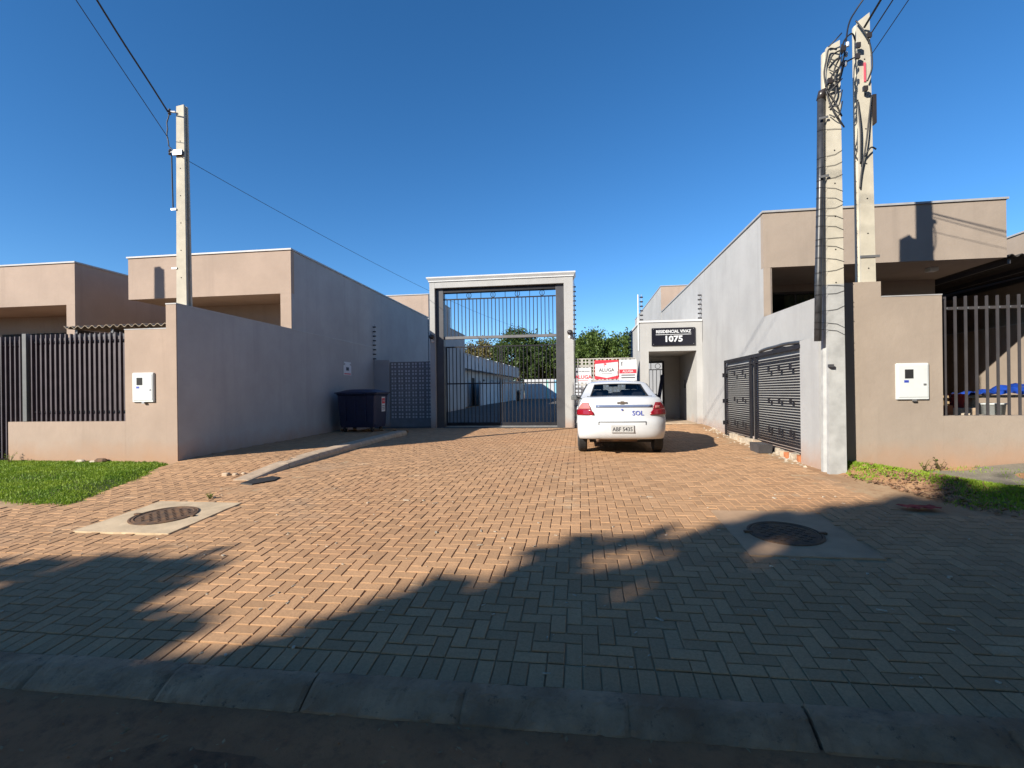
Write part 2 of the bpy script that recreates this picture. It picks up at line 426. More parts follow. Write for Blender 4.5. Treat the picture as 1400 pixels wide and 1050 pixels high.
def settle(x, y): return .004*math.sin(x*1.1+.7)*math.sin(y*1.37+x*.3) + .0025*math.sin(x*2.7-y*1.9)
def pz(x, y):
    return (side_z(x, y) if (x < XK and y > 6.6 and y < 13.8) else gz(x, y)) + settle(x, y)
def drift(x, y):                                                       # blown sand fills the joints near the right wall and the side kerb
    n = math.sin(x*2.3+y*1.1)*.3 + math.sin(x*.9-y*2.7)*.3
    return .0075*max(sm(2.0, 3.3, x+.5*n)*sm(5.6, 6.8, y), sm(.9, .2, abs(x+4.3-.3*n)) if 6 < y < 10 else 0) - .0095
paving = MB().grid([[(x, y, gz(x,y) + drift(x,y) + settle(x,y)) for x in bx] for y in by]).build('paving', M['bed'], smooth=True)
tag(paving, 'tan concrete pavers laid in herringbone over sandy bed', 'paving', kind='structure')
# raised pavement beside the left wall
sw = MB().grid([[(x, y, side_z(x,y) - .0095 + settle(x,y)) for x in np.linspace(-7.0, XK-.10, 12)] for y in np.arange(6.65, 13.75, .25)]).build('side_pavement', M['bed'], smooth=True)
tag(sw, 'raised narrow pavement beside the shaded grey wall', 'pavement', kind='structure')

def paver_mesh(L, W):
    a, b, c, d = L/2-.0034, W/2-.0034, .004, .035
    def rc(i, z): return [(-a+i,-b+i,z),(a-i,-b+i,z),(a-i,b-i,z),(-a+i,b-i,z)]
    v = rc(0,-d) + rc(0,-c) + rc(c,0)
    f = [(8,9,10,11)] + [(k+i,k+(i+1)%4,k+4+(i+1)%4,k+4+i) for k in (0,4) for i in range(4)]
    return v, f
PV, PF = paver_mesh(.2, .1)
cells = []
Y0 = 2.845
for i in range(-130, 86):
    x = i*.1
    cells.append((x+.05, 2.74, 1))                                    # soldier course on the kerb
    if i % 4 == 2: cells.append((x+.05, Y0+.05, 2))                    # half blocks closing the pattern
    for j in range(0, 132):
        k = (i-j) % 4
        if k == 0: cells.append((x+.1, Y0 + j*.1 + .05, 0))
        elif k == 3: cells.append((x+.05, Y0 + j*.1 + .1, 1))
def vis(x, y):
    d = -x*math.sin(YAW) + y*math.cos(YAW); a = (x*math.cos(YAW) + y*math.sin(YAW))/d if d > .1 else 9
    return d > .5 and abs(a) < 1.0
cells = [c for c in cells if paved(c[0], c[1])]
cells = [c for c in cells if not (c[0] < -7.6 and not vis(c[0], c[1]) and c[1] > 6)]
cells.sort(key=lambda c: ((0 if vis(c[0], c[1]) else 1), math.hypot(c[0], c[1])))
PSING = bpy.data.meshes.new('paver'); PSING.from_pydata(PV, [], PF); PSING.materials.append(M['paver1'])
PHALF = bpy.data.meshes.new('half_paver'); PHALF.from_pydata(*[paver_mesh(.1,.1)[0], [], paver_mesh(.1,.1)[1]]); PHALF.materials.append(M['paver1'])
def slope(x, y): return math.atan2(pz(x, y+.08) - pz(x, y-.08), .16)
for (x, y, r_) in cells[:300]:
    o = put(bpy.data.objects.new('paver', PHALF if r_ == 2 else PSING), paving)
    e = Matrix.Rotation(slope(x,y) + random.gauss(0,.006), 4, 'X') @ Matrix.Rotation(random.gauss(0,.006), 4, 'Y') @ Matrix.Rotation((math.pi/2 if r_ == 1 else 0) + random.gauss(0,.007), 4, 'Z')
    o.matrix_local = Matrix.Translation((x + random.gauss(0,.001), y + random.gauss(0,.001), pz(x,y) + random.gauss(0,.0013))) @ e
def pavers_stuff(cs, parent):
    n = len(cs); V = np.array(PV); Fq = np.array(PF)
    c = np.array([(x, y) for x, y, _ in cs]); rr = np.array([math.pi/2 if q == 1 else 0 for *_, q in cs]) + RNG.normal(0,.007,n)
    zz = np.array([pz(x,y) for x, y, _ in cs]) + RNG.normal(0,.0015,n); sl = np.array([math.tan(slope(x,y)) for x, y, _ in cs]) + RNG.normal(0,.006,n); sx = RNG.normal(0,.006,n)
    VX = np.where(np.array([q == 2 for *_, q in cs])[:,None], np.sign(V[None,:,0])*np.abs(V[None,:,1]), V[None,:,0])
    X = VX*np.cos(rr)[:,None] - V[None,:,1]*np.sin(rr)[:,None]
    Y = VX*np.sin(rr)[:,None] + V[None,:,1]*np.cos(rr)[:,None]
    Z = V[None,:,2] + zz[:,None] + sl[:,None]*Y + sx[:,None]*X
    P = np.stack([X + c[:,0,None], Y + c[:,1,None], Z], -1).reshape(-1,3)
    F = (Fq[None] + (np.arange(n)*len(PV))[:,None,None]).reshape(-1,4)
    me = bpy.data.meshes.new('pavers'); me.from_pydata(P.tolist(), [], F.tolist())
    at = me.attributes.new('tint', 'FLOAT', 'FACE'); at.data.foreach_set('value', np.repeat(RNG.random(n), len(PF)).astype(np.float32))
    me.materials.append(M['paver']); o = put(bpy.data.objects.new('paver_field', me), parent); o['kind'] = 'stuff'; return o
rest = cells[300:]
pavers_stuff([c for c in rest if not (c[0] < XK and 6.6 < c[1] < 13.8)], paving)
pavers_stuff([c for c in rest if (c[0] < XK and 6.6 < c[1] < 13.8)], sw)

# side kerb of the raised pavement
skerb = tag(bpy.data.objects.new('side_kerb', None), 'pale concrete kerb edging the raised pavement by the shaded wall', 'kerb', kind='structure'); put(skerb)
yy = 6.75; i = 0
while yy < 13.5:
    L = .98; h0, h1 = side_z(-5, yy), side_z(-5, yy+L)
    xa = XK + .02*math.sin(yy) - .05*sm(9.5, 13.5, yy); xb = XK + .02*math.sin(yy+L) - .05*sm(9.5, 13.5, yy+L)
    mb = MB(); rows = []
    for y, xx, h in ((yy+.006, xa, h0), (yy+L-.006, xb, h1)):
        rows.append([(xx+.055,y,h-.35),(xx+.055,y,h-.045),(xx+.02,y,h+.004),(xx-.02,y,h+.012),(xx-.24,y,h+.012),(xx-.24,y,h-.35)])
    mb.grid(rows); mb.f += [(0,1,2,3,4,5),(11,10,9,8,7,6)]
    mb.build('kerb_block', M['concrete'], skerb, bevel=.006); yy += L

# manholes
def manhole(ap, cx, cy, rad, label, group):
    t = thing('manhole', label, 'manhole', (cx, cy, gz(cx,cy)), group)
    n = 40; s = math.tan(math.atan2(gz(cx,cy+.4)-gz(cx,cy-.4), .8)); z0 = gz(cx,cy)
    pz_ = lambda x, y, d: z0 + (y-cy)*s + d
    # slab with a round hole: ring of quads from circle to square
    mb = MB(); inner, outer = [], []
    for k in range(n):
        a = 2*math.pi*k/n; ca, sa = math.cos(a), math.sin(a)
        inner.append((cx+rad*1.06*ca, cy+rad*1.06*sa))
        q = 1e9
        for lim, comp, ce in ((ap[1] if ca > 0 else ap[0], ca, cx), (ap[3] if sa > 0 else ap[2], sa, cy)):
            if abs(comp) > 1e-6: q = min(q, (lim-ce)/comp)
        j = 1 + random.uniform(-.02,.015)
        outer.append((cx+q*ca*j, cy+q*sa*j))
    for (c1, c2) in ((ap[0],ap[2]),(ap[1],ap[2]),(ap[1],ap[3]),(ap[0],ap[3])):
        k = min(range(n), key=lambda k: (outer[k][0]-c1)**2+(outer[k][1]-c2)**2); outer[k] = (c1, c2)
    V = [(x,y,pz_(x,y,.004)) for x,y in inner] + [(x,y,pz_(x,y,.001)) for x,y in outer] + [(x,y,pz_(x,y,-.05)) for x,y in outer] + [(x,y,pz_(x,y,-.05)) for x,y in inner]
    F = [(k,(k+1)%n,n+(k+1)%n,n+k) for k in range(n)] + [(n+k,n+(k+1)%n,2*n+(k+1)%n,2*n+k) for k in range(n)] + [(3*n+k,3*n+(k+1)%n,(k+1)%n,k) for k in range(n)]
    mb.add(V, F).build('concrete_apron', M['apron'] if cx < 0 else M['apron2'], t)
    def disc(prof, name, mat):
        m = MB(); V = []
        for r_, h in prof:
            for k in range(n):
                a = 2*math.pi*k/n; x, y = cx+r_*math.cos(a), cy+r_*math.sin(a); V.append((x,y,pz_(x,y,h)))
        F = [(i*n+k, i*n+(k+1)%n, (i+1)*n+(k+1)%n, (i+1)*n+k) for i in range(len(prof)-1) for k in range(n)] + [tuple(range((len(prof)-1)*n, len(prof)*n))]
        return m.add(V,F).build(name, mat, t)
    disc([(rad*1.065,-.05),(rad*1.065,.012),(rad*1.02,.016),(rad*.985,.014),(rad*.985,-.02)], 'rim', M['castiron'])
    lid = disc([(rad*.975,-.03),(rad*.97,.012),(rad*.9,.016),(rad*.88,.009)], 'lid', M['castiron'])
    mb = MB()
    g = rad/6.2
    for a in range(-6, 7):
        for b in range(-6, 7):
            x, y = a*g, b*g
            if math.hypot(x,y) < rad*.82 and (a+b) % 2 == 0:
                h = g*.42
                mb.add([(cx+x+i*h, cy+y+j*h, pz_(cx+x+i*h, cy+y+j*h, zz)) for zz in (.006,.0145) for i,j in ((-1,-1),(1,-1),(1,1),(-1,1))],
                       [(4,5,6,7),(0,1,5,4),(1,2,6,5),(2,3,7,6),(3,0,4,7)])
    mb.build('tread_studs', M['castiron'], lid)['kind'] = 'stuff'
    for s_ in (-1, 1): box('hinge_lug', M['castiron'], t, cx+s_*rad*1.07-.035, cx+s_*rad*1.07+.035, cy-.02, cy+.02, z0+.0, z0+.022)
manhole(APL, -4.66, 5.04, .315, 'round rusty manhole lid in a pale sunlit concrete square', 'manholes in the paving')
manhole(APR, 1.89, 4.95, .305, 'round dark manhole lid in a concrete square near the double poles', 'manholes in the paving')

# inner drive beyond the gate
o = MB().grid([[(x, y, gz(x,y) + .004) for x in np.linspace(-6.98, 3.72, 12)] for y in np.arange(15.76, 62.3, .8)]).build('inner_drive', M['asphalt'], smooth=True)
tag(o, 'grey drive running back between the houses beyond the gate', 'drive', kind='structure')

# ------------------------------------------------------------------ buildings
XL, XR, YF = -7.0, 3.75, 8.0
# left boundary wall (grey towards the drive, beige towards the street)
t = thing('boundary_wall', 'tall shaded grey wall running back from the street to the gate', 'wall', (XL, YF, .3))
box('wall', M['grey'], t, XL-.19, XL+.012, YF-.13, 16.6, .2, 3.24)
box('street_end', M['beige'], t, XL-.19, XL+.008, YF-.145, YF-.128, .2, 3.236)
box('coping', M['cap'], t, XL-.195, XL+.017, YF-.15, 16.62, 3.241, 3.262)
# left street wall
t = thing('street_wall', 'beige low wall and pillar under the dark railing, on the lawn side', 'wall', (-9, YF, .3))
MB().prism([(-8.06,.2),(XL-.192,.2),(XL-.192,2.82),(-8.06,2.82)], YF-.10, YF+.10).build('pillar', M['beige'], t)
box('low_wall', M['beige'], t, -10.52, -8.061, YF-.10, YF+.10, .2, 1.185)
box('coping', M['cap'], t, -8.065, XL-.193, YF-.106, YF+.106, 2.821, 2.838)

def railing(name, label, x0, x1, z0, z1, n, low, group, mat, rails, depth=.05, wdt=.02, post=None, y=YF, sheet=False):
    t = thing(name, label, 'railing', (x0, y, z0), group)
    for k in range(n):
        x = x0 + (x1-x0)*(k+.5)/n
        box('bar', mat, t, x-wdt/2, x+wdt/2, y-depth/2, y+depth/2, z0, z1+random.uniform(-.004,.004))
    for z in rails: box('rail', mat, t, x0, x1, y+depth/2, y+depth/2+.03, z-.02, z+.02)
    # bolts where the bars meet the rails
    for z in rails:
        mb = MB()
        for k in range(n):
            x = x0 + (x1-x0)*(k+.5)/n; mb.box(x+wdt/2, x+wdt/2+.03, y+depth/2-.012, y+depth/2-.001, z-.015, z+.015)
        mb.build('bolt_row', M['silver'], t)['kind'] = 'stuff'
    if sheet: box('backing_sheet', M['fence'], t, x0, x1, y+depth/2+.031, y+depth/2+.036, z0, z1-.06)
    if post: box('post', M['post'], t, post, post+.09, y-.05, y+.05, z0, z1+.02, bevel=.006)
    return t
railing('railing', 'dark brown upright bar railing on the low beige wall by the lawn', -10.15, -8.075, 1.187, 2.80, 20, 1.19, 'street railings', M['fence'], (1.36, 2.66), post=-10.27, sheet=True)
railing('entry_gate', 'dark bar gate with a pale top rail at the end of the beige wall', -13.6, -10.30, .50, 2.78, 32, .45, None, M['fence'], (.62, 2.62), sheet=True)['category'] = 'gate'

def meter_box(x, z, label):
    t = thing('meter_box', label, 'meter box', (x, YF-.10, z), 'electricity meter boxes')
    y = YF-.10
    MB().cbox(x-.215, x+.215, y-.035, y+.01, z, z+.52, .012).build('cabinet', M['white_pl'], t)
    box('door', M['white_pl'], t, x-.19, x+.19, y-.042, y-.034, z+.03, z+.49, bevel=.003)
    box('viewing_window', M['dark'], t, x-.11, x-.0, y-.047, y-.041, z+.30, z+.43)
    box('latch', M['silver'], t, x+.13, x+.165, y-.05, y-.041, z+.20, z+.225)
    box('lock', M['silver'], t, x-.01, x+.04, y-.05, y-.02, z-.03, z-.002)
    box('warning_sticker', M['blueink'], t, x-.12, x-.06, y-.0445, y-.041, z+.24, z+.275)
meter_box(-7.675, 1.53, 'white meter box on the beige pillar by the lawn')
meter_box(4.76, 1.45, 'white meter box on the beige pillar beside the double poles')

# right street wall
t = thing('street_wall', 'beige wall and pillar with raised corner beside the double poles', 'wall', (4.5, YF, .3))
MB().prism([(3.86,.2),(5.17,.2),(5.17,2.94),(4.37,2.94),(4.37,3.17),(3.86,3.17)], YF-.10, YF+.12).build('pillar', M['taupe'], t)
box('low_wall', M['taupe'], t, 5.171, 12.0, YF-.10, YF+.10, .2, 1.205)
box('coping', M['cap'], t, 4.375, 5.175, YF-.106, YF+.126, 2.941, 2.957)
railing('railing', 'grey square bar railing in front of the open carport', 5.20, 11.9, 1.207, 2.93, 49, 1.2, 'street railings', M['rail_r'], (2.76,), depth=.026, wdt=.026)

# right boundary wall: low in front, flush with the house wall behind
t = thing('boundary_wall', 'sunlit pale grey wall carrying the slatted gate', 'wall', (XR, 9, .3))
MB().prism([(YF+.13,.2),(15.8,.2),(15.8,3.10),(10.74,3.10),(YF+.13,3.06)], XR-.012, XR+.2, 'x').build('wall', M['grey'], t)
box('pilaster', M['grey'], t, XR-.20, XR-.013, YF-.02, 8.62, .2, 2.40)
box('foot', M['grey'], t, XR-.06, XR-.013, 8.63, 15.79, .2, .62)

# left house
y0 = 11.40
t = thing('house', 'beige flat roofed house behind the lawn wall, its grey side in shade', 'house', (-9.2, y0, .4), 'flat roofed houses')
box('side_wall', M['grey'], t, XL-.15, XL, y0+.02, 22.6, .3, 5.20)
box('fascia', M['beige'], t, -11.5, XL+.004, y0, y0+.14, 4.14, 5.20)
box('porch_end', M['beige'], t, XL-.28, XL+.004, y0, y0+.018, .4, 4.139)
box('porch_end', M['beige'], t, XL-.28, XL-.151, y0+.019, y0+1.2, .4, 4.139)
box('soffit', M['beige'], t, -11.49, XL-.152, y0+.141, y0+2.6, 4.15, 4.25)
box('front_wall', M['beige'], t, -11.45, XL-.153, y0+1.35, y0+1.5, .4, 4.149)
box('wall', M['beige'], t, -11.5, -11.35, y0+.141, 22.6, 4.26, 5.20)
box('side_wall', M['beige'], t, -11.45, -11.3, y0+1.51, 22.6, .4, 4.149)
box('roof', M['cap'], t, -11.34, XL-.16, y0+.15, 22.6, 4.85, 4.95)
box('door', M['dark'], t, -10.6, -9.7, y0+1.33, y0+1.349, .45, 2.9)
box('parapet_capping', M['cap'], t, -11.53, XL+.03, y0-.03, 22.63, 5.201, 5.24)
# neighbour house further left
xn, y0 = -13.2, 11.5
t = thing('house', 'neighbouring beige flat roofed house behind the dark bar gate', 'house', (-16, y0, .4), 'flat roofed houses')
box('side_wall', M['beige'], t, xn-.15, xn, y0+.141, 20, .3, 5.20)
box('fascia', M['beige'], t, -19, xn, y0, y0+.14, 4.10, 5.20)
box('porch_end', M['beige'], t, xn-.26, xn-.002, y0, y0+.16, .4, 4.099)
box('soffit', M['beige'], t, -19, xn-.152, y0+.141, y0+2.5, 4.11, 4.2)
box('front_wall', M['beige'], t, -19, xn-.153, y0+1.6, y0+1.75, .4, 4.109)
box('window_band', M['dark'], t, -17.6, -14.9, y0+1.58, y0+1.599, 2.3, 3.6)
box('parapet_capping', M['cap'], t, -19, xn+.03, y0-.03, 20.03, 5.201, 5.24)
# corrugated carport roof between the two left houses
def corrugated(name, label, x0, x1, y0, y1, z, fall, mat, pitch=.177, amp=.028, posts=True):
    t = thing(name, label, 'roof', ((x0+x1)/2, y0, z))
    sheets = max(1, round((x1-x0)/1.06)); w = (x1-x0)/sheets
    for s in range(sheets):
        xs_ = np.linspace(x0+s*w, x0+(s+1)*w+.03, 37)
        top = [[(x, y, z + .004*s%0.008 + (y-y0)*fall + amp*math.cos(2*math.pi*(x-x0)/pitch)) for x in xs_] for y in (y0, y1)]
        bot = [[(x, y, zz-.012) for x, y, zz in r_] for r_ in top]
        mb = MB().grid(top); mb.grid(bot); mb.grid([top[0], bot[0]]); mb.grid([top[1], bot[1]])
        mb.build('roof_sheet', mat, t)
    for k in range(int((x1-x0)/.9)+1):
        x = x0 + .2 + k*.9
        if x < x1: box('rafter', M['gunmetal'], t, x-.03, x+.03, y0+.1, y1, z-.14, z-.045)
    if posts: box('beam', M['gunmetal'], t, x0, x1, y0+.18, y0+.26, z-.26, z-.141)
    for x in ((x0+.1, x1-.2) if posts else ()): box('post', M['gunmetal'], t, x, x+.10, y0+.17, y0+.27, .3, z-.261)
    return t
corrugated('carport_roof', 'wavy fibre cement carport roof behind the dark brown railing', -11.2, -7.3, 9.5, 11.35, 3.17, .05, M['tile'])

# right house
y0 = 10.72
t = thing('house', 'beige flat roofed house with deep fascia behind the double poles', 'house', (6, y0, .4), 'flat roofed houses')
box('side_wall', M['grey'], t, XR+.0, XR+.15, y0+.02, 23.3, .3, 5.21)
box('fascia', M['taupe'], t, XR-.004, 8.15, y0, y0+.14, 4.10, 5.21)
box('porch_end', M['taupe'], t, XR-.004, XR+.13, y0, y0+.018, .4, 4.099)
box('porch_end', M['taupe'], t, XR+.151, XR+.16, y0+.02, y0+1.1, .4, 4.099)
box('soffit', M['taupe'], t, XR+.152, 8.14, y0+.141, 13.5, 4.105, 4.2)
fw = y0 + 1.9
MB().box(XR+.153, 4.55, fw, fw+.15, .4, 4.104).box(5.75, 8.12, fw, fw+.15, .4, 4.104).box(4.55, 5.75, fw, fw+.15, .4, 1.4).box(4.55, 5.75, fw, fw+.15, 3.95, 4.104).build('front_wall', M['taupe'], t)
wn = box('window_frame', M['gunmetal'], t, 4.55, 5.75, fw+.05, fw+.09, 3.90, 3.949)
for x in (4.555, 5.12, 5.70): box('mullion', M['gunmetal'], wn, x, x+.04, fw+.05, fw+.09, 1.401, 3.899)
box('pane', M['winglass'], wn, 4.56, 5.74, fw+.066, fw+.072, 1.402, 3.9)
mb = MB(); P = [[(4.95 + .8*i/40, fw+.22+.03*math.sin(i*1.1), z) for i in range(41)] for z in (1.3, 3.9)]; mb.grid(P).build('curtain', M['curtain'], t, smooth=True)
box('side_wall', M['taupe'], t, 7.98, 8.13, fw+.151, 23.3, .4, 4.104)
box('wall', M['taupe'], t, 8.0, 8.15, y0+.141, 23.3, 4.21, 5.21)
box('roof', M['cap'], t, XR+.16, 7.99, y0+.15, 23.3, 4.85, 4.95)
box('ceiling_lamp', M['white_pl'], t, 7.2, 7.36, y0+.6, y0+.76, 4.03, 4.104)
box('parapet_capping', M['cap'], t, XR-.03, 8.18, y0-.03, 23.33, 5.211, 5.25)

# open carport on the far right
t = corrugated('carport_roof', 'wavy carport roof, coloured near black for the shade under it, behind the grey bar railing', 8.2, 10.25, 10.9, 19.2, 4.18, .02, M['tile_shaded'], posts=False)
t = thing('boundary_wall', 'beige wall of the open carport, half in sun', 'wall', (10.1, 14, .4))
box('wall', M['taupe'], t, 10.0, 10.18, 8.3, 19.5, .3, 3.05)
box('coping', M['cap'], t, 9.98, 10.2, 8.28, 19.52, 3.051, 3.07)
t = thing('rear_wall', 'unlit back wall of the open carport', 'wall', (9.6, 19.3, .4))
box('wall', M['taupe'], t, 8.16, 9.99, 19.3, 19.5, .3, 4.1)
t = thing('house', 'next beige house beyond the carport wall', 'house', (14, 14, .4), 'flat roofed houses')
box('wall', M['taupe'], t, 10.3, 18, 12.8, 22, .3, 5.20)
box('parapet_capping', M['cap'], t, 10.27, 18.03, 12.77, 22.03, 5.201, 5.24)
# odds and ends in the carport
fl = .62
o = box('carport_floor', M['concrete'], None, 8.14, 9.99, 8.12, 19.29, .3, fl); tag(o, 'rough concrete floor of the open carport', 'floor', kind='structure')
t = thing('trestle_table', 'rough plank table behind the grey bar railing', 'table', (8.2, 10.4, fl))
for k in range(4): box('plank', M['wood'], t, 6.9+random.uniform(-.1,.1), 9.6, 10.0+k*.2, 10.19+k*.2, fl+.80, fl+.84)
for x in (7.05, 9.3):
    for y in (10.03, 10.7): box('leg', M['wood'], t, x, x+.07, y, y+.06, .3, fl+.799)
    box('crosspiece', M['wood'], t, x, x+.07, 10.09, 10.7, fl+.68, fl+.74)
mb = MB(); P = []
for i in range(22):
    r_ = []
    for j in range(12):
        x = 7.15 + i*.085; y = 10.02 + j*.065
        z = fl + .855 + .20*math.exp(-((x-8.1)/.6)**2)*(1-abs(j-5.5)/7) + .03*math.sin(i*1.3+j*.9) + .025*math.sin(i*.7-j*1.7)
        r_.append((x, y, max(z, fl+.845)))
    P.append(r_)
o = mb.grid(P).build('tarpaulin', M['tarp'], smooth=True); tag(o, 'crumpled blue tarpaulin heaped on the plank table', 'tarpaulin')
sol = o.modifiers.new('s', 'SOLIDIFY'); sol.thickness = .004
def bucket(x, y, z, h, r0, r1, mat, label):
    t = thing('bucket', label, 'bucket', (x, y, z))
    MB().lathe([(r0,0),(r1,h),(r1+.012,h),(r1+.012,h-.02),(r1-.004,h-.022),(r1-.01,h),(r0-.01,.01)], (x,y,z), 20).build('tub', mat, t, smooth=True)
    MB().tube([(x+(r1+.005)*math.cos(a), y-.02, z+h-.02-(r1)*.75*math.sin(a)) for a in np.linspace(0, math.pi, 13)], .004, 6).build('handle', M['silver'], t)
bucket(6.5, 9.6, 1.26, .24, .09, .11, M['cloth_red'], 'red bucket standing behind the grey bar railing')
box('bucket_stand', M['concrete'], None, 6.25, 6.75, 9.4, 9.85, .3, 1.26); tag(bpy.data.objects['bucket_stand'], 'stacked concrete lump under the red bucket', 'block')
bucket(6.40, 8.72, 1.0, .36, .13, .16, M['white_pl'], 'white bucket on the heap behind the railing')
for k, (x, y, z, a) in enumerate(((5.50,8.40,1.08,.2),(5.95,8.6,1.12,.9),(6.12,8.5,1.10,.4),(6.62,8.7,1.05,1.3))):
    o = MB().box(-.11,.11,-.05,.05,0,.09 if k else .26).build('brick', M['brick'] if k == 0 else M['stone']); o.location = (x,y,z); o.rotation_euler = (0,0,a)
    tag(o, ['orange brick standing on end behind the low wall','broken grey block lying on the heap of rubble','pale block half buried in the rubble heap','small block beside the white bucket'][k], 'brick', 'loose bricks behind the railing')
P = [[(x, y, .35 + .62*sm(8.2, 8.5, y)*(1-sm(9.3, 10.1, y)) + .05*math.sin(x*5)+.04*math.sin(y*7+x)) for x in np.linspace(5.2, 8.3, 32)] for y in np.linspace(8.14, 10.2, 20)]
o = MB().grid(P).build('rubble_heap', M['slab'], smooth=True); tag(o, 'grey heap of building rubble behind the low wall', 'rubble', kind='stuff')

# houses further back inside the condominium
t = thing('house', 'second grey house along the left of the inner drive', 'house', (-9, 23, .5), 'houses inside the gate')
box('wall', M['grey'], t, -11.4, XL-.002, 22.75, 26.7, .3, 6.02+.3)
box('front_panel', M['beige'], t, -11.4, XL-.006, 22.735, 22.749, 5.26, 6.31)
box('parapet_capping', M['cap'], t, -11.43, XL+.02, 22.70, 26.72, 6.321, 6.36)
t = thing('house', 'third grey house along the left of the inner drive', 'house', (-9, 28, .5), 'houses inside the gate')
box('wall', M['grey'], t, -11.4, XL-.004, 26.71, 30.2, .3, 5.22)
box('parapet_capping', M['cap'], t, -11.43, XL+.02, 26.73, 30.22, 5.221, 5.26)
t = thing('row_house', 'white row of low units with stepped parapets on the left of the drive', 'house', (-9, 40, .6), 'houses inside the gate')
for k in range(7):
    ya = 30.6 + k*4.1
    box('parapet', M['white_wall'], t, -11, XL-.10-.01*k, ya, ya+4.09, 3.25+.04*k, 4.15+.07*k)
    box('wall', M['white_wall'], t, -11, XL-.85, ya, ya+4.09, .4, 3.249+.04*k)
    box('parapet_capping', M['trim'], t, -11, XL-.06-.01*k, ya, ya+4.08, 4.151+.07*k, 4.20+.07*k)
    if k < 6: box('door', M['dark'], t, XL-.849, XL-.82, ya+1.2, ya+2.1, .6, 2.8)
t = thing('garden_wall', 'white stepped wall in front of the low units beyond the gate', 'wall', (XL, 45, .6))
for k in range(7):
    ya = 34.5 + k*3.9
    if k == 3: ya += .0
    box('wall_section', M['white_wall'], t, XL-.02-.004*k, XL+.14+.004*k, ya, ya+3.3 if k == 3 else ya+3.89, .4, 2.45+.09*k)
    box('coping', M['trim'], t, XL-.04, XL+.16+.004*k, ya, ya+3.28 if k == 3 else ya+3.87, 2.451+.09*k, 2.50+.09*k)
t = thing('end_wall', 'cream wall closing the far end of the inner drive', 'wall', (-2, 62, .8))
box('wall', M['white_wall'], t, -6.8, 6, 62, 62.2, .5, 3.35)
for k, (x, m) in enumerate(((-4.1,'leaf'),(-3.1,'tarp'),(-2.2,'leaf'),(-.9,'tarp'))):
    box('painted_stripe', plain('stripe_paint_%d' % k, (.25,.55,.5) if k % 2 == 0 else (.2,.45,.6), .8), t, x, x+.28, 61.985, 61.998, .9, 3.2)
t = thing('house', 'second house on the right, its beige front above the entrance porch', 'house', (6, 23.5, .5), 'houses inside the gate')
box('wall', M['grey'], t, XR-.01, 8.1, 23.42, 34, .3, 6.40)
box('front_panel', M['beige'], t, XR-.006, 8.1, 23.405, 23.419, 5.3, 6.39)
box('parapet_capping', M['cap'], t, XR-.03, 8.13, 23.38, 34.03, 6.401, 6.44)
t = thing('parked_motorbike', 'dark motorbike parked by the white wall beyond the gate', 'motorbike', (-5.9, 48, .75))
MB().tube([(-5.9,47.6+.3*math.cos(a),1.07+.3*math.sin(a)) for a in np.linspace(0,2*math.pi,17)], .06, 6).build('wheel', M['rubber'], t)
MB().tube([(-5.9,48.9+.3*math.cos(a),1.07+.3*math.sin(a)) for a in np.linspace(0,2*math.pi,17)], .06, 6).build('wheel', M['rubber'], t)
MB().tube([(-5.9,47.7,1.1),(-5.9,48.0,1.35),(-5.9,48.4,1.6),(-5.9,48.8,1.65)], [.08,.2,.22,.1], 10).build('body', M['dark'], t, smooth=True)
MB().tube([(-5.9,48.9,1.07),(-5.9,48.75,1.55),(-5.9,48.65,1.9)], .04, 6).build('fork', M['silver'], t)
MB().tube([(-6.25,48.6,1.95),(-5.9,48.65,1.9),(-5.55,48.6,1.95)], .025, 6).build('handlebar', M['dark'], t)
MB().tube([(-5.9,47.6,1.72),(-5.9,48.2,1.75)], .13, 8).build('seat', M['rubber'], t)

# ------------------------------------------------------------------ gate portal and main gate
YG = 15.8
t = thing('gate_portal', 'tall pale grey gateway with white cornice around the main gate', 'gateway', (-2.5, YG, .45))
box('pillar', M['gatebox'], t, -4.83, -4.66, YG, YG+.55, .3, 5.28)
box('pillar', M['gatebox'], t, -.45, -.16, YG, YG+.55, .3, 5.28)
box('lintel', M['gatebox'], t, -4.659, -.451, YG+.003, YG+.55, 5.08, 5.279)
P = []
mb = MB()
prof = [(0,5.281),(.03,5.281),(.03,5.315),(.055,5.35),(.085,5.39),(.085,5.43)]
rows = [[(-4.83-d, YG-d, z),(-.16+d, YG-d, z),(-.16+d, YG+.55+d, z),(-4.83-d, YG+.55+d, z),(-4.83-d, YG-d, z)] for d, z in prof]
mb.grid(rows); n = len(mb.v); mb.f.append((n-5,n-4,n-3,n-2)); mb.build('cornice', M['trim'], t)
g = thing('main_gate', 'tall black barred vehicle gate with ring frieze in the gateway', 'gate', (-2.5, YG+.2, .5))
yb = YG + .22
box('frame_post', M['gunmetal'], g, -4.655, -4.40, YG+.12, YG+.36, .45, 5.075, bevel=.008)
box('frame_post', M['gunmetal'], g, -.71, -.455, YG+.12, YG+.36, .45, 5.075, bevel=.008)
box('frame_head', M['iron'], g, -4.399, -.711, YG+.13, YG+.36, 4.94, 5.075)
box('upper_rail', M['iron'], g, -4.399, -.711, yb-.02, yb+.02, 4.71, 4.745)
box('middle_beam', M['midgrey'], g, -4.399, -.711, yb-.05, yb+.05, 3.41, 3.50, bevel=.006)
NB = 29
for k in range(NB):
    x = -4.36 + 3.61*(k+.5)/NB
    box('bar', M['iron'], g, x-.012, x+.012, yb-.012, yb+.012, 3.50, 4.711)
for k in range(9):
    x = -4.36 + 3.61*(k+.5)/9 - .2
    if k % 2 == 1 or True:
        if k > 0: box('frieze_bar', M['iron'], g, x-.009, x+.009, yb-.009, yb+.009, 4.745, 4.941)
